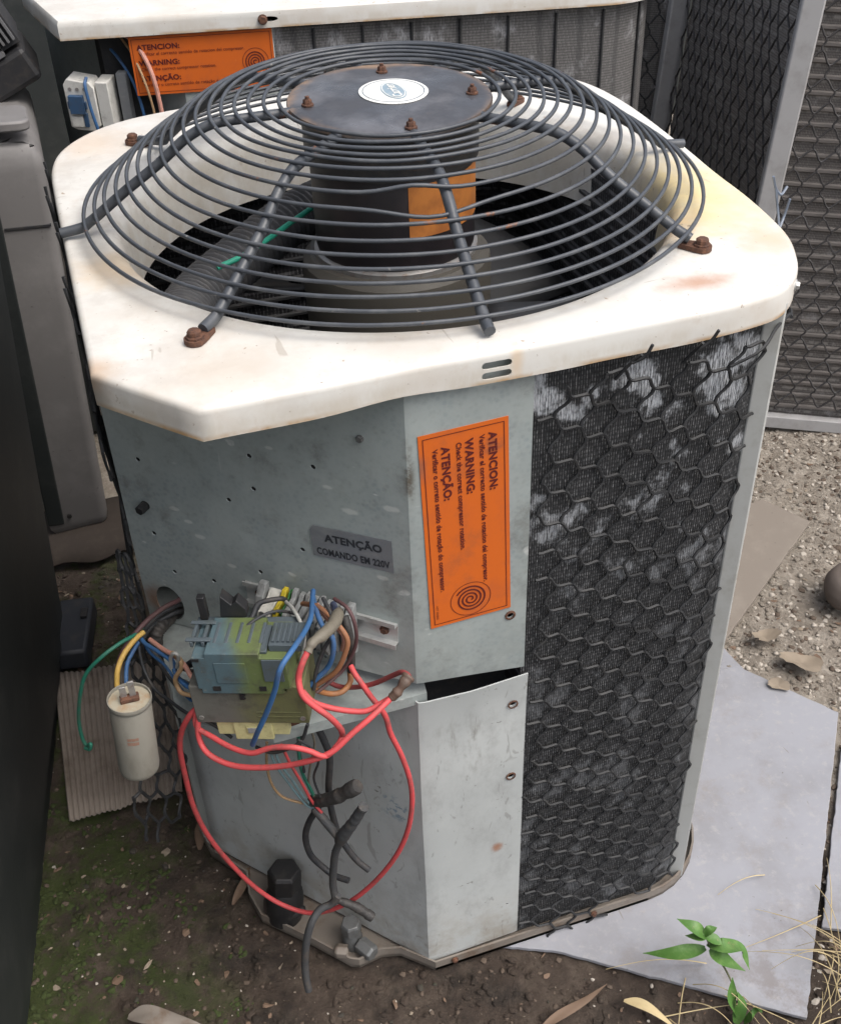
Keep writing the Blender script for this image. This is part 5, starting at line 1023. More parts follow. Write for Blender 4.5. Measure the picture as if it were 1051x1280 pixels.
# ================================================================== wires
WIRES = [('wire', 'maroon wire leaving the round cable hole towards the capacitor', 0.0032, 'w_maroon', [(0.042, 0.252, 0.576), (0.035, 0.211, 0.606), (0.018, 0.194, 0.612), (-0.006, 0.175, 0.615), (-0.03, 0.156, 0.606), (-0.043, 0.141, 0.595), (-0.051, 0.132, 0.579), (-0.053, 0.126, 0.565)]),
 ('wire', 'short yellow wire plugged onto the left lug of the capacitor', 0.0033, 'w_yellow', [(-0.01, 0.165, 0.61), (-0.022, 0.156, 0.609), (-0.035, 0.144, 0.604), (-0.045, 0.132, 0.594), (-0.05, 0.126, 0.582), (-0.052, 0.122, 0.568)]),
 ('wire', 'short blue wire plugged onto the right lug of the capacitor', 0.003, 'w_blue', [(-0.013, 0.168, 0.601), (-0.026, 0.153, 0.596), (-0.035, 0.141, 0.59), (-0.04, 0.125, 0.584), (-0.041, 0.118, 0.574)]),
 ('wire', 'green wire with a bare hooked end hanging left of the capacitor', 0.0024, 'w_green', [(-0.011, 0.179, 0.604), (-0.021, 0.161, 0.612), (-0.037, 0.149, 0.616), (-0.06, 0.142, 0.61), (-0.081, 0.148, 0.584), (-0.094, 0.153, 0.551), (-0.105, 0.163, 0.502), (-0.109, 0.166, 0.469), (-0.106, 0.163, 0.458), (-0.1, 0.156, 0.466), (-0.103, 0.157, 0.457), (-0.108, 0.163, 0.453)]),
 ('wire', 'black wire in the bundle leaving the round cable hole, upper one', 0.0032, 'w_black', [(0.04, 0.254, 0.56), (0.034, 0.215, 0.595), (0.012, 0.199, 0.601), (-0.007, 0.182, 0.6), (-0.015, 0.163, 0.601), (-0.022, 0.176, 0.572)]),
 ('wire', 'black wire in the bundle leaving the round cable hole, lower one', 0.003, 'w_black', [(0.04, 0.254, 0.548), (0.032, 0.216, 0.584), (0.01, 0.207, 0.585), (-0.005, 0.194, 0.586), (-0.014, 0.182, 0.583), (-0.019, 0.187, 0.561)]),
 ('wire', 'long thin black wire sagging from the cable bundle to under the contactor', 0.0021, 'w_black', [(-0.015, 0.17, 0.605), (-0.019, 0.16, 0.59), (-0.019, 0.147, 0.569), (-0.013, 0.127, 0.554), (0.001, 0.102, 0.554), (0.018, 0.073, 0.561), (0.038, 0.056, 0.551), (0.058, 0.051, 0.527)]),
 ('wire', 'blue wire running from the cable bundle to the left end of the contactor', 0.0029, 'w_blue', [(-0.007, 0.189, 0.596), (-0.015, 0.17, 0.603), (-0.012, 0.154, 0.603), (0.001, 0.128, 0.608), (0.011, 0.106, 0.612), (0.014, 0.09, 0.602), (0.024, 0.075, 0.598), (0.038, 0.055, 0.602)]),
 ('wire', 'second blue wire below the pink one entering the left end of the contactor', 0.0028, 'w_blue', [(0.012, 0.118, 0.61), (0.014, 0.104, 0.606), (0.015, 0.102, 0.589), (0.025, 0.083, 0.589), (0.04, 0.067, 0.587)]),
 ('wire', 'pink wire running over the cable bundle into the contactor', 0.0029, 'w_pink', [(-0.005, 0.154, 0.606), (0.008, 0.123, 0.615), (0.017, 0.101, 0.622), (0.025, 0.081, 0.624), (0.03, 0.062, 0.622), (0.04, 0.051, 0.613)]),
 ('wire', 'tan wire looping down from the tie to the left end of the contactor', 0.0028, 'w_tan', [(0.016, 0.102, 0.626), (0.022, 0.083, 0.632), (0.021, 0.08, 0.621), (0.014, 0.082, 0.607), (0.012, 0.081, 0.593), (0.018, 0.073, 0.589), (0.038, 0.056, 0.595)]),
 ('cable_tie', 'pale wire tie knotted round the cable bundle beside the contactor', 0.0022, 'w_grey', [(0.011, 0.09, 0.616), (0.013, 0.086, 0.635), (0.018, 0.079, 0.646), (0.021, 0.079, 0.639), (0.017, 0.09, 0.615)]),
 ('sleeved_cable', 'thick black sleeved cable bending out of the round cable hole', 0.009, 'w_black2', [(0.033, 0.248, 0.558), (0.022, 0.227, 0.569), (0.008, 0.202, 0.579), (0.0, 0.196, 0.569), (-0.001, 0.204, 0.543), (-0.001, 0.21, 0.519)]),
 ('wire', 'thick black cable lying on the shelf behind the blue wires', 0.0042, 'w_black', [(-0.009, 0.191, 0.566), (-0.0, 0.17, 0.554), (0.01, 0.147, 0.549), (0.025, 0.12, 0.554), (0.047, 0.101, 0.558)]), ('wire', 'black looped wire entering the upper left of the contactor', 0.0028, 'w_black', [(0.021, 0.111, 0.591), (0.034, 0.086, 0.622), (0.047, 0.061, 0.647), (0.059, 0.05, 0.659)]),
 ('wire', 'black folded wire loop lying against the left of the contactor', 0.0028, 'w_black', [(0.03, 0.103, 0.6), (0.041, 0.079, 0.622), (0.049, 0.066, 0.622), (0.044, 0.068, 0.616), (0.034, 0.079, 0.613), (0.024, 0.101, 0.599)]),
 ('wire', 'black wire arching from the contactor top to the terminal blocks', 0.0029, 'w_black', [(0.059, 0.03, 0.676), (0.076, 0.035, 0.684), (0.09, 0.035, 0.695), (0.101, 0.046, 0.701), (0.111, 0.057, 0.703), (0.124, 0.065, 0.701), (0.137, 0.067, 0.696), (0.144, 0.082, 0.678)]),
 ('wire', 'long blue wire hanging from the terminal blocks across the contactor face', 0.0033, 'w_blue', [(0.17, 0.058, 0.705), (0.164, 0.037, 0.706), (0.155, 0.005, 0.717), (0.143, -0.025, 0.728), (0.124, -0.061, 0.744), (0.109, -0.075, 0.736), (0.1, -0.07, 0.705), (0.09, -0.06, 0.667), (0.079, -0.051, 0.636), (0.073, -0.036, 0.603)]),
 ('wire', 'blue wire curving down from the terminal blocks behind the red wire', 0.0033, 'w_blue', [(0.169, 0.059, 0.697), (0.164, 0.024, 0.706), (0.166, 0.001, 0.706), (0.171, -0.01, 0.696), (0.172, -0.011, 0.677), (0.166, -0.005, 0.654), (0.155, -0.002, 0.639), (0.144, 0.001, 0.626)]),
 ('wire', 'brown wire curving from the terminal blocks down behind the contactor', 0.0034, 'w_brown', [(0.158, 0.063, 0.686), (0.167, 0.034, 0.704), (0.176, 0.013, 0.708), (0.183, -0.0, 0.699), (0.187, -0.008, 0.687), (0.184, -0.008, 0.668), (0.174, -0.006, 0.646), (0.16, 0.0, 0.629), (0.146, 0.006, 0.617)]),
 ('wire', 'orange brown wire looped low behind the right end of the contactor', 0.0034, 'w_orange', [(0.196, 0.035, 0.599), (0.193, 0.025, 0.593), (0.183, 0.019, 0.588), (0.17, 0.018, 0.588), (0.156, 0.017, 0.599), (0.146, 0.013, 0.614)]),
 ('wire', 'pink wire tucked under the brown one at the terminal blocks', 0.0032, 'w_pink', [(0.171, 0.051, 0.69), (0.174, 0.021, 0.697), (0.182, 0.008, 0.691), (0.187, 0.006, 0.677), (0.187, 0.017, 0.651)]),
 ('taped_sleeve', 'grey taped sleeve joined to the top of the red wire', 0.0062, 'w_taupe', [(0.187, 0.016, 0.706), (0.175, -0.007, 0.712), (0.161, -0.021, 0.715), (0.148, -0.03, 0.716), (0.141, -0.036, 0.711)]), ('wire', 'short dark blue wire stub at the right end of the terminal blocks', 0.004, 'w_darkblue', [(0.187, 0.044, 0.692), (0.185, 0.024, 0.7), (0.186, 0.017, 0.695)]),
 ('wire', 'black frayed cable dropping from the right end of the terminal blocks', 0.005, 'w_black2', [(0.196, 0.035, 0.68), (0.198, 0.027, 0.668), (0.197, 0.027, 0.646), (0.199, 0.032, 0.621), (0.197, 0.034, 0.6)]),
 ('wire', 'red wire dropping from the grey taped sleeve past the right of the contactor', 0.0039, 'w_red', [(0.141, -0.036, 0.712), (0.133, -0.042, 0.702), (0.127, -0.044, 0.686), (0.128, -0.052, 0.672), (0.137, -0.06, 0.659), (0.15, -0.065, 0.644), (0.161, -0.061, 0.622), (0.163, -0.056, 0.605)]),
 ('wire', 'red wire running level from behind the contactor to the taped splice', 0.0037, 'w_red', [(0.132, -0.029, 0.653), (0.141, -0.036, 0.641), (0.154, -0.041, 0.631), (0.174, -0.046, 0.624), (0.193, -0.05, 0.623), (0.209, -0.05, 0.627), (0.22, -0.054, 0.638)]),
 ('wire', 'red wire loop hanging lowest under the contactor and rising to the splice', 0.0038, 'w_red', [(0.032, 0.02, 0.617), (0.025, 0.02, 0.595), (0.023, 0.015, 0.571), (0.03, 0.002, 0.562), (0.05, -0.015, 0.558), (0.077, -0.033, 0.563), (0.104, -0.05, 0.574), (0.129, -0.066, 0.59), (0.149, -0.07, 0.601), (0.17, -0.069, 0.616), (0.193, -0.063, 0.627), (0.219, -0.052, 0.635)]),
 ('wire', 'red wire loop crossing just below the pale yellow block', 0.0036, 'w_red', [(0.036, 0.03, 0.62), (0.025, 0.027, 0.603), (0.023, 0.022, 0.589), (0.034, 0.006, 0.586), (0.052, -0.017, 0.586), (0.071, -0.035, 0.59), (0.089, -0.047, 0.602), (0.108, -0.058, 0.61), (0.125, -0.065, 0.605), (0.139, -0.07, 0.597), (0.156, -0.063, 0.596), (0.163, -0.056, 0.602)]),
 ('wire', 'longest red wire in one big loop across the lower panel', 0.0039, 'w_red',
  [(0.034, 0.032, 0.611), (0.018, 0.033, 0.596), (0.005, 0.045, 0.562), (-0.0, 0.056, 0.521), (-0.002, 0.071, 0.456), (0.0, 0.089, 0.382), (0.01, 0.107, 0.299), (0.03, 0.123, 0.206), (0.057, 0.126, 0.136), (0.087, 0.112, 0.102), (0.123, 0.086, 0.103), (0.162, 0.058, 0.142), (0.199, 0.032, 0.205), (0.226, 0.011, 0.279), (0.24, 0.001, 0.34), (0.247, -0.005, 0.397), (0.245, -0.006, 0.443),
   (0.237, -0.004, 0.486), (0.228, -0.001, 0.522), (0.222, -0.002, 0.557), (0.211, 0.002, 0.584), (0.202, 0.009, 0.6), (0.198, 0.02, 0.608), (0.196, 0.028, 0.613)]),
 ('wire', 'dull dark red wire folding back to the taped splice', 0.0034, 'w_darkred', [(0.171, 0.044, 0.583), (0.183, 0.033, 0.58), (0.198, 0.02, 0.586), (0.215, 0.004, 0.602), (0.23, -0.015, 0.627), (0.239, -0.03, 0.644), (0.242, -0.039, 0.645), (0.238, -0.042, 0.637)]),
 ('taped_splice', 'brown taped splice where three red wires meet over the shelf', 0.0062, 'w_splice', [(0.218, -0.052, 0.634), (0.225, -0.053, 0.642), (0.233, -0.051, 0.65), (0.24, -0.047, 0.654)]),
 ('cable', 'black flat cable hanging down the lower panel behind the taped joints', 0.0046, 'w_black', [(0.153, 0.047, 0.517), (0.16, 0.047, 0.487), (0.166, 0.055, 0.443), (0.162, 0.065, 0.379), (0.162, 0.065, 0.337), (0.165, 0.06, 0.297)]),
 ('taped_joint', 'black taped joint with an open end pointing right', 0.0085, 'w_black2', [(0.138, 0.067, 0.363), (0.149, 0.05, 0.378), (0.163, 0.035, 0.396), (0.176, 0.026, 0.411), (0.189, 0.018, 0.426)]),
 ('taped_joint', 'grey taped joint of the middle cable, its stub pointing up right', 0.0078, 'w_tape', [(0.162, 0.032, 0.314), (0.167, 0.023, 0.338), (0.177, 0.015, 0.364), (0.185, 0.01, 0.385), (0.191, 0.006, 0.401)]),
 ('cable', 'grey cable running from the thin wires into the middle taped joint', 0.006, 'w_tape', [(0.14, 0.058, 0.358), (0.147, 0.049, 0.348), (0.155, 0.04, 0.334), (0.162, 0.031, 0.323)]),
 ('cable', 'black cable bowing left between the two taped joints', 0.0046, 'w_black', [(0.147, 0.072, 0.339), (0.134, 0.083, 0.301), (0.128, 0.09, 0.263), (0.131, 0.09, 0.227), (0.143, 0.083, 0.205), (0.156, 0.071, 0.194), (0.172, 0.056, 0.195)]),
 ('cable', 'short brown and black cable stub below the middle taped joint', 0.0045, 'w_black', [(0.166, 0.042, 0.303), (0.175, 0.038, 0.278), (0.183, 0.033, 0.262), (0.194, 0.026, 0.248)]),
 ('cable', 'grey cable leading down from the middle joint to the lowest joint', 0.0054, 'w_tape', [(0.163, 0.027, 0.324), (0.156, 0.036, 0.29), (0.152, 0.042, 0.251), (0.149, 0.045, 0.215), (0.149, 0.042, 0.185)]),
 ('taped_joint', 'black stub taped to the lowest joint and pointing right', 0.0062, 'w_black2', [(0.148, 0.051, 0.173), (0.161, 0.045, 0.167), (0.175, 0.037, 0.16), (0.185, 0.031, 0.151), (0.193, 0.025, 0.144)]),
 ('cable', 'thick grey cable end drooping from the lowest joint onto the soil', 0.0056, 'w_tape', [(0.153, 0.039, 0.195), (0.143, 0.042, 0.177), (0.127, 0.043, 0.17), (0.112, 0.036, 0.156), (0.101, 0.032, 0.121), (0.095, 0.031, 0.078), (0.093, 0.027, 0.052), (0.093, 0.022, 0.027)]),
 ('wire', 'thin teal wire slanting from the contactor to the grey cable', 0.0018, 'w_teal', [(0.101, 0.026, 0.524), (0.105, 0.036, 0.484), (0.117, 0.052, 0.427), (0.131, 0.059, 0.379), (0.141, 0.057, 0.356)]),
 ('wire', 'second thin teal wire beside the slanting one under the contactor', 0.0018, 'w_teal', [(0.095, 0.031, 0.52), (0.1, 0.04, 0.478), (0.113, 0.056, 0.418), (0.129, 0.064, 0.366), (0.141, 0.058, 0.353)]),
 ('wire', 'thin pink wire slanting down to the middle cable', 0.0022, 'w_red', [(0.108, 0.02, 0.528), (0.116, 0.033, 0.48), (0.127, 0.046, 0.427), (0.138, 0.053, 0.38), (0.147, 0.049, 0.357)]), ('wire', 'thin green wire entering the black taped joint', 0.0022, 'w_green', [(0.129, 0.028, 0.524), (0.129, 0.041, 0.478), (0.131, 0.055, 0.429), (0.139, 0.059, 0.391), (0.143, 0.06, 0.371)]),
 ('wire', 'thin brown wire sagging loosely below the pale yellow block', 0.0018, 'w_tan', [(0.094, 0.032, 0.525), (0.092, 0.054, 0.465), (0.094, 0.073, 0.41), (0.106, 0.082, 0.369), (0.123, 0.076, 0.355), (0.137, 0.067, 0.356)]),
 ('wire', 'thin black wire curving under the right end of the contactor', 0.0022, 'w_black', [(0.138, 0.006, 0.565), (0.129, 0.008, 0.541), (0.116, 0.013, 0.527), (0.098, 0.029, 0.511), (0.082, 0.043, 0.51)]), ('wire', 'thin black wire hanging straight beside the green one', 0.0022, 'w_black', [(0.135, 0.036, 0.522), (0.13, 0.047, 0.478), (0.133, 0.051, 0.437)]),
 ('wire', 'green earth wire slanting across the fan opening under the grille', 0.0035, 'w_teal2', [(0.158, 0.3704, 0.9385), (0.197, 0.384, 0.945), (0.267, 0.436, 0.955), (0.343, 0.492, 0.965), (0.409, 0.537, 0.975), (0.442, 0.552, 0.98)]),
 ('wire', 'thin black wire crossing the contactor top towards the white terminal', 0.0018, 'w_black', [(0.082, 0.03, 0.693), (0.096, 0.03, 0.704), (0.113, 0.036, 0.707), (0.13, 0.04, 0.703), (0.149, 0.05, 0.685)]),
 ('wire', 'grey white wire dropping behind the long blue one at the terminals', 0.0022, 'w_grey', [(0.141, 0.064, 0.693), (0.144, 0.034, 0.704), (0.147, 0.012, 0.701), (0.145, 0.007, 0.681), (0.137, 0.007, 0.649), (0.138, 0.006, 0.626)]),
 ('wire', 'black wire hanging between the taped sleeve and the brown loop', 0.0024, 'w_black', [(0.175, 0.034, 0.713), (0.178, 0.011, 0.709), (0.175, 0.0, 0.695), (0.163, -0.002, 0.674), (0.154, -0.001, 0.648), (0.148, -0.002, 0.623)]),
 ('wire', 'dark brown wire making the widest loop right of the terminal blocks', 0.0022, 'w_maroon', [(0.186, 0.03, 0.712), (0.194, 0.01, 0.714), (0.199, -0.001, 0.697), (0.197, 0.001, 0.667), (0.184, 0.006, 0.634), (0.165, 0.003, 0.62), (0.151, 0.001, 0.614)]),
 ('wire', 'thin blue wire lying lowest in the bundle left of the contactor', 0.002, 'w_blue', [(-0.014, 0.168, 0.596), (-0.008, 0.15, 0.59), (0.005, 0.125, 0.589), (0.014, 0.097, 0.582), (0.023, 0.075, 0.577), (0.037, 0.056, 0.584)]),
 ('wire', 'black wire bending under the tan loop left of the contactor', 0.0022, 'w_black', [(-0.012, 0.18, 0.577), (-0.003, 0.152, 0.574), (0.008, 0.122, 0.567), (0.02, 0.098, 0.563), (0.036, 0.07, 0.575), (0.047, 0.061, 0.57)]),
 ('wire', 'thin dusty wire hanging from the contactor to the black taped joint', 0.0016, 'w_taupe', [(0.141, 0.017, 0.551), (0.146, 0.026, 0.508), (0.141, 0.044, 0.454), (0.137, 0.058, 0.405), (0.143, 0.059, 0.372)]),
 ('wire', 'thin black wire curling beside the yellow block', 0.0016, 'w_black', [(0.123, -0.007, 0.56), (0.136, -0.005, 0.541), (0.145, 0.007, 0.503), (0.141, 0.037, 0.44), (0.147, 0.045, 0.392)])]
for nm, lbl, r, mt, pts in WIRES:
    if len(pts) > 4 and nm == 'wire':
        pts = [tuple(Vector(q) + Vector((noise.noise(Vector(q) * 60), noise.noise(Vector(q) * 60 + Vector((9, 0, 0))), noise.noise(Vector(q) * 60 + Vector((0, 9, 0))))) * 0.0022) if 0 < i_ < len(pts) - 1 else q for i_, q in enumerate(pts)]
    r *= 0.84 if mt in ('w_red', 'w_darkred', 'w_blue', 'w_brown') else 0.94
    mb = MB(); sp_ = smooth_path(pts, 6)
    if nm in ('taped_joint', 'taped_splice', 'taped_sleeve'):
        sd = len(lbl); mb.tube(smooth_path(pts, 9), (lambda t, r=r, sd=sd: r * (1.0 + 0.16 * math.sin(t * 4.2 + sd) + 0.30 * noise.noise(Vector((t * 5, sd, 0))) + 0.14 * noise.noise(Vector((t * 14, sd, 3))) - 0.25 * (t < 0.05))), 12)
    elif nm == 'sleeved_cable': mb.tube(smooth_path(pts, 14), (lambda t, r=r: r * (1 + 0.10 * math.cos(t * 110))), 14)
    else: mb.tube(sp_, r, 9)
    cat = {'wire': 'wire', 'cable': 'cable', 'taped_joint': 'taped joint', 'taped_splice': 'taped joint', 'taped_sleeve': 'cable sleeve', 'sleeved_cable': 'cable', 'cable_tie': 'cable tie'}[nm]
    tag(mb.build(nm, mt, smooth=1.2), lbl, cat, 'loose wires of the condensers' if cat in ('wire', 'cable') else None)

# ================================================================== plants, leaves, gravel
def leaf_mb(pts, w, fold=0.25, n=10, curl=0.0):
    P = smooth_path(pts, 8); k = len(P); mb = MB(); rws = []
    for i, p in enumerate(P):
        t = i / (k - 1); tan = (P[min(i + 1, k - 1)] - P[max(i - 1, 0)]).normalized(); side = tan.cross(Vector((0, 0, 1)))
        side = side.normalized() if side.length > 1e-4 else Vector((1, 0, 0)); up = side.cross(tan)
        ww = w * (math.sin(math.pi * min(1, 0.04 + t * 0.98) ** 0.75)) + 0.0004
        rws.append([p - side * ww + up * ww * (fold + curl * math.sin(t * 7)), p - side * ww * 0.5 + up * ww * fold * 0.4, p, p + side * ww * 0.5 + up * ww * fold * 0.4, p + side * ww + up * ww * (fold + curl * math.cos(t * 6))])
    mb.grid(rws); return mb
weed = thing('weed', 'green leafy weed growing at the edge of the large pale sheet', 'weed', (0.645, -0.187, 0))
mb = MB(); mb.tube(smooth_path([(0.645, -0.187, -0.01), (0.643, -0.179, .02), (0.631, -0.157, .06), (0.615, -0.143, .09), (0.606, -0.131, .122)], 6), 0.0014, 7); mb.build('stem', 'stem_green', weed)
for pts, w in [([(0.608, -0.135, .115), (0.593, -0.125, .13), (0.578, -0.105, .13)], .010), ([(0.606, -0.135, .12), (0.595, -0.133, .12), (0.582, -0.123, .115)], .007), ([(0.604, -0.134, .12), (0.612, -0.134, .13), (0.626, -0.129, .12)], .006), ([(0.609, -0.136, .09), (0.568, -0.13, .09), (0.534, -0.104, .07)], .0105),
               ([(0.610, -0.136, .1), (0.625, -0.152, .11), (0.653, -0.152, .09), (0.661, -0.169, .06)], .011), ([(0.612, -0.141, .095), (0.624, -0.159, .09), (0.655, -0.169, .06)], .012), ([(0.604, -0.137, .12), (0.617, -0.143, .115), (0.624, -0.149, .11)], .008), ([(0.634, -0.195, .0), (0.626, -0.188, .04), (0.629, -0.176, .072)], .009), ([(0.629, -0.203, 0), (0.636, -0.196, .03), (0.634, -0.186, .05)], .008), ([(0.640, -0.205, 0), (0.650, -0.212, .03), (0.645, -0.215, .05)], .008)]:
    leaf_mb(pts, w).build('leaf', 'leaf_green', weed, smooth=1.5)
gr = MB(); rg = random.Random(21)
def blade(x, y, ang, ln, h, r=0.0009):
    d = Vector((math.cos(ang), math.sin(ang), 0)); n_ = Vector((-d.y, d.x, 0)); b0 = rg.uniform(-0.2, 0.2); pts = [Vector((x, y, 0)) + d * ln * t + n_ * ln * b0 * t * t + Vector((0, 0, h * math.sin(math.pi * (0.08 + 0.9 * t)) + 0.004)) for t in (0, .2, .4, .6, .8, 1)]
    gr.tube(smooth_path(pts, 3), lambda t, r=r: r * (1 - 0.6 * t), 4)
for _ in range(9): blade(0.56 + rg.gauss(0, .045), -0.165 + rg.gauss(0, .03), rg.uniform(0, 6.3), rg.uniform(.07, .20), rg.uniform(.005, .05))
for _ in range(55): blade(0.83 + rg.gauss(0, .035), -0.205 + rg.gauss(0, .04), rg.uniform(0, 6.3), rg.uniform(.05, .16), rg.uniform(.005, .05))
for _ in range(8): blade(0.62 + rg.gauss(0, .09), -0.245 + rg.gauss(0, .03), rg.uniform(0, 6.3), rg.uniform(.06, .16), rg.uniform(.005, .04))
for _ in range(5): blade(0.84 + rg.gauss(0, .04), -0.10 + rg.gauss(0, .06), rg.uniform(0, 6.3), rg.uniform(.05, .12), rg.uniform(.005, .03))
tag(gr.build('dry_grass', 'dry_straw', smooth=1.5), 'tangle of dry straw coloured grass along the lower right edge', kind='stuff')
for nm, pts, w, mt, lbl in [('dry_leaf', [(0.375, -0.125, .003), (0.41, -0.116, .006), (0.455, -0.107, .007), (0.490, -0.095, .003)], .0060, 'dry_leaf', 'long brown dead leaf on the soil in front of the condenser corner'),
                            ('dry_leaf', [(0.500, -0.126, .006), (0.525, -0.150, .014), (0.55, -0.19, .006)], .0065, 'dry_straw', 'orange tan dead leaf at the bottom edge under the weed'),
                            ('dry_leaf', [(-0.150, 0.080, .006), (-0.11, 0.062, .016), (-0.05, 0.03, .006)], .012, 'pan_metal', 'pale dry leaf cut off by the bottom edge on the left'),
                            ('dry_leaf', [(0.02, 0.205, .004), (0.045, 0.235, .012), (0.06, 0.27, .008)], .006, 'dry_leaf', 'thin brown leaf scrap on the moss left of the valves'),
                            ('dry_leaf', [(-0.01, 0.32, .004), (0.0, 0.36, .012), (0.02, 0.40, .005)], .008, 'dry_leaf', 'brown leaf scrap on the soil below the torn netting')]:
    tag(leaf_mb(pts, w, 0.15, curl=0.35).build(nm, mt, smooth=1.5), lbl, 'leaf', 'dead leaves on the ground')
def scrap_mb(cx, cy, r, seed, asp=0.7, rot=0.0, z0=0.008):
    rs_ = random.Random(seed); n = 22; mb = MB(); rad = [r * (0.72 + 0.28 * noise.noise(Vector((math.cos(6.283 * j / n) * 1.3, math.sin(6.283 * j / n) * 1.3, seed))) + rs_.uniform(-0.10, 0.10)) for j in range(n)]; rws = []
    for q in (0.02, 0.35, 0.7, 1.0):
        row = []
        for j in range(n):
            a = 6.283 * j / n; x, y = rad[j] * q * math.cos(a), rad[j] * q * math.sin(a) * asp; x, y = x * math.cos(rot) - y * math.sin(rot), x * math.sin(rot) + y * math.cos(rot)
            row.append(Vector((cx + x, cy + y, z0 + 0.35 * r * noise.noise(Vector((x / r * 0.9, y / r * 0.9, seed + 5))) + 0.14 * r * q * q + 0.05 * r * noise.noise(Vector((x / r * 4, y / r * 4, seed))))))
        rws.append(row)
    mb.grid(rws, closed=True); return mb
for cx, cy, r, sd, asp, rot, lbl in [(1.095, 0.345, .056, 3, .62, -0.7, 'largest torn dry leaf beyond the far edge of the pale sheet'), (1.070, 0.425, .042, 5, .6, 0.3, 'smaller torn dry leaf behind the largest one'), (1.025, 0.312, .030, 8, .5, -0.7, 'pale crumpled leaf lying across the corner of the large sheet')]:
    tag(scrap_mb(cx, cy, r, sd, asp, rot).build('dry_leaf', 'dry_leaf_pale', smooth=1.5), lbl, 'leaf', 'dead leaves on the ground')
rp = random.Random(33)
ico = []
def ico_shape(seed):
    bm_ = bmesh.new(); bmesh.ops.create_icosphere(bm_, subdivisions=1, radius=1.0); r_ = random.Random(seed); vs = [v.co * r_.uniform(0.72, 1.18) for v in bm_.verts]; fs = [tuple(v.index for v in f.verts) for f in bm_.faces]; bm_.free(); return vs, fs
shapes = [ico_shape(q) for q in range(8)]
onsheet = lambda x, y: False
def in_poly(x, y, P):
    c = False; j = len(P) - 1
    for i in range(len(P)):
        if (P[i][1] > y) != (P[j][1] > y) and x < (P[j][0] - P[i][0]) * (y - P[i][1]) / (P[j][1] - P[i][1]) + P[i][0]: c = not c
        j = i
    return c
blocked = [pan, [(1.090, 0.225), (0.985, 0.385), (0.40, 0.42), (0.18, 0.10), (0.446, -0.026), (0.722, -0.229)], [(1.20, 0.10), (1.055, 0.165), (0.822, -0.118), (1.0, -0.22)], [(1.30, 0.80), (1.349, 0.697), (0.992, 0.442), (0.70, 0.60), (0.80, 0.75)], [(-0.2, 0.79), (0.014, 0.76), (-0.018, 0.435), (-0.199, 0.44)]]
def scatter(name, mat, label, n, box, smin, smax, pw=2.2):
    mb = MB()
    for _ in range(n):
        x, y = rp.uniform(box[0], box[2]), rp.uniform(box[1], box[3])
        if any(in_poly(x, y, P) for P in blocked): continue
        s = smin + (smax - smin) * rp.random() ** pw; vs, fs = rp.choice(shapes); m_ = Matrix.Translation((x, y, ground_h(x, y) + s * 0.15)) @ Matrix.Rotation(rp.uniform(0, 6.3), 4, 'Z') @ Matrix.Diagonal((s, s * rp.uniform(.6, 1), s * rp.uniform(.35, .7), 1))
        mb.add(vs, fs, 0, m_)
    tag(mb.build(name, mat, smooth=1.0), label, kind='stuff')
scatter('gravel', 'pebble_pale', 'pale grit and small stones on the concrete at the right', 9000, (0.75, -0.3, 1.75, 1.3), 0.0008, 0.0075, 3.4)
scatter('gravel', 'pebble_brown', 'brown grit on the concrete at the right', 6000, (0.75, -0.3, 1.75, 1.3), 0.0010, 0.008, 3.4)
scatter('gravel', 'pebble_brown', 'brown grit and crumbs on the soil in front', 5000, (-0.30, -0.25, 0.85, 1.2), 0.0008, 0.0055, 3.6)
scatter('gravel', 'pebble_dark', 'dark stones half sunk in the soil in front', 700, (-0.30, -0.25, 0.75, 1.1), 0.0010, 0.008, 3.8)
mm = MB()
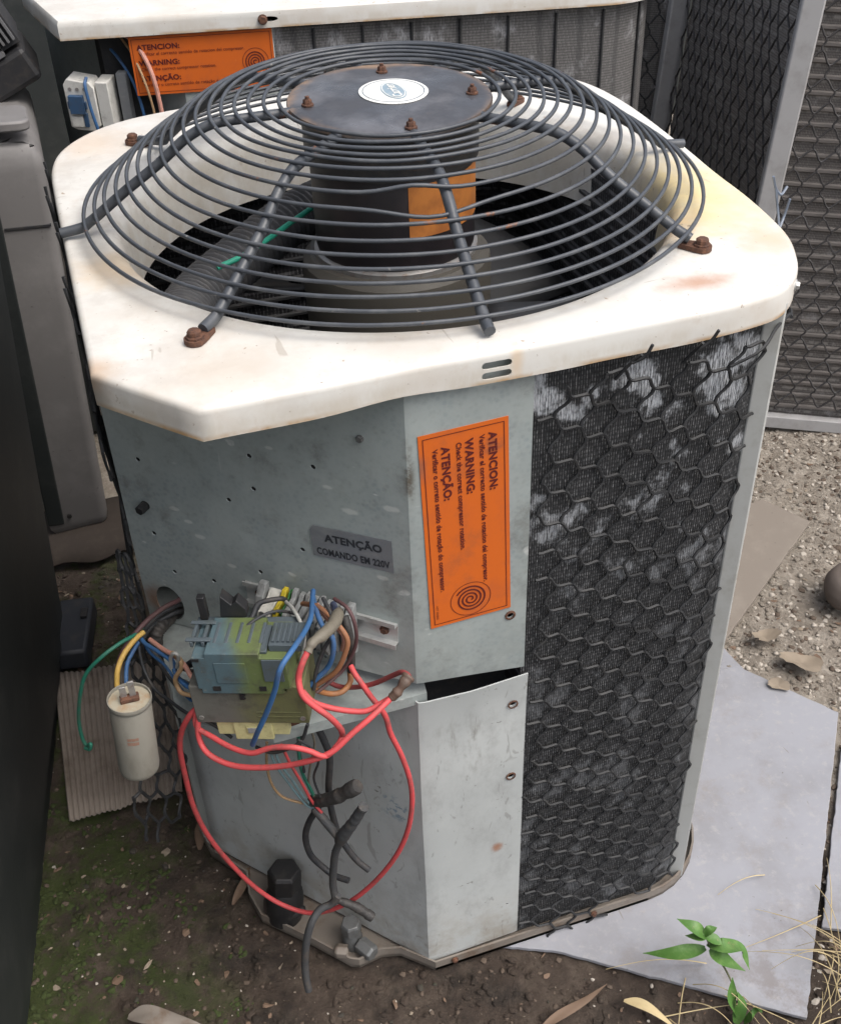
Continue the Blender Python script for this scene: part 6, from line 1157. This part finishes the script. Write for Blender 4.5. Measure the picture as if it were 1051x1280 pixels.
for _ in range(9000):
    x, y = rp.uniform(-0.30, 0.22), rp.uniform(-0.26, 1.1)
    if any(in_poly(x, y, P) for P in blocked): continue
    if noise.noise(Vector((x * 9, y * 9, 40))) + 0.5 * noise.noise(Vector((x * 28, y * 28, 41))) - 1.2 * max(0, x + 0.02) * 4 < 0.16: continue
    s = 0.0014 + 0.0042 * rp.random() ** 2; vs, fs = rp.choice(shapes); mm.add(vs, fs, 0, Matrix.Translation((x, y, ground_h(x, y))) @ Matrix.Rotation(rp.uniform(0, 6.3), 4, 'Z') @ Matrix.Diagonal((s * 1.3, s, s * 0.7, 1)))
tag(mm.build('moss', 'moss_green', smooth=1.0), 'low green moss clumps on the damp soil beside the dark cabinet', kind='stuff')
scatter('crumbs', 'soil', 'crumbs of soil and concrete grit in the colour of the ground', 20000, (-0.30, -0.26, 1.6, 1.1), 0.0009, 0.0085, 3.6)
scatter('gravel', 'pebble_pale', 'few pale stone chips on the soil in front', 500, (-0.28, -0.25, 0.75, 1.1), 0.001, 0.0042, 3.0)

# flakes of bark, leaf and paint lying about
lt = MB(); rl_ = random.Random(77)
for _ in range(2000):
    x, y = rl_.uniform(-0.3, 1.6), rl_.uniform(-0.25, 1.1)
    if any(in_poly(x, y, P) for P in blocked): continue
    s = 0.0015 + 0.010 * rl_.random() ** 3.5; a = rl_.uniform(0, 6.3); asp = rl_.uniform(0.2, 0.8); n = 6; m_ = Matrix.Translation((x, y, ground_h(x, y) + 0.002)) @ Matrix.Rotation(a, 4, 'Z') @ Matrix.Rotation(rl_.uniform(-.5, .5), 4, 'X')
    ring = [(s * math.cos(6.283 * j / n) * rl_.uniform(.6, 1.1), s * asp * math.sin(6.283 * j / n) * rl_.uniform(.6, 1.1), rl_.uniform(-.2, .2) * s) for j in range(n)]
    lt.add(ring + [(0, 0, 0.12 * s)], [(j, (j + 1) % n, n) for j in range(n)], 0 if rl_.random() < 0.6 else 1, m_)
tag(lt.build('litter', ['dry_leaf', 'dry_leaf_pale'], smooth=0), 'flakes of dead leaf and bark scattered over the soil and concrete', kind='stuff')
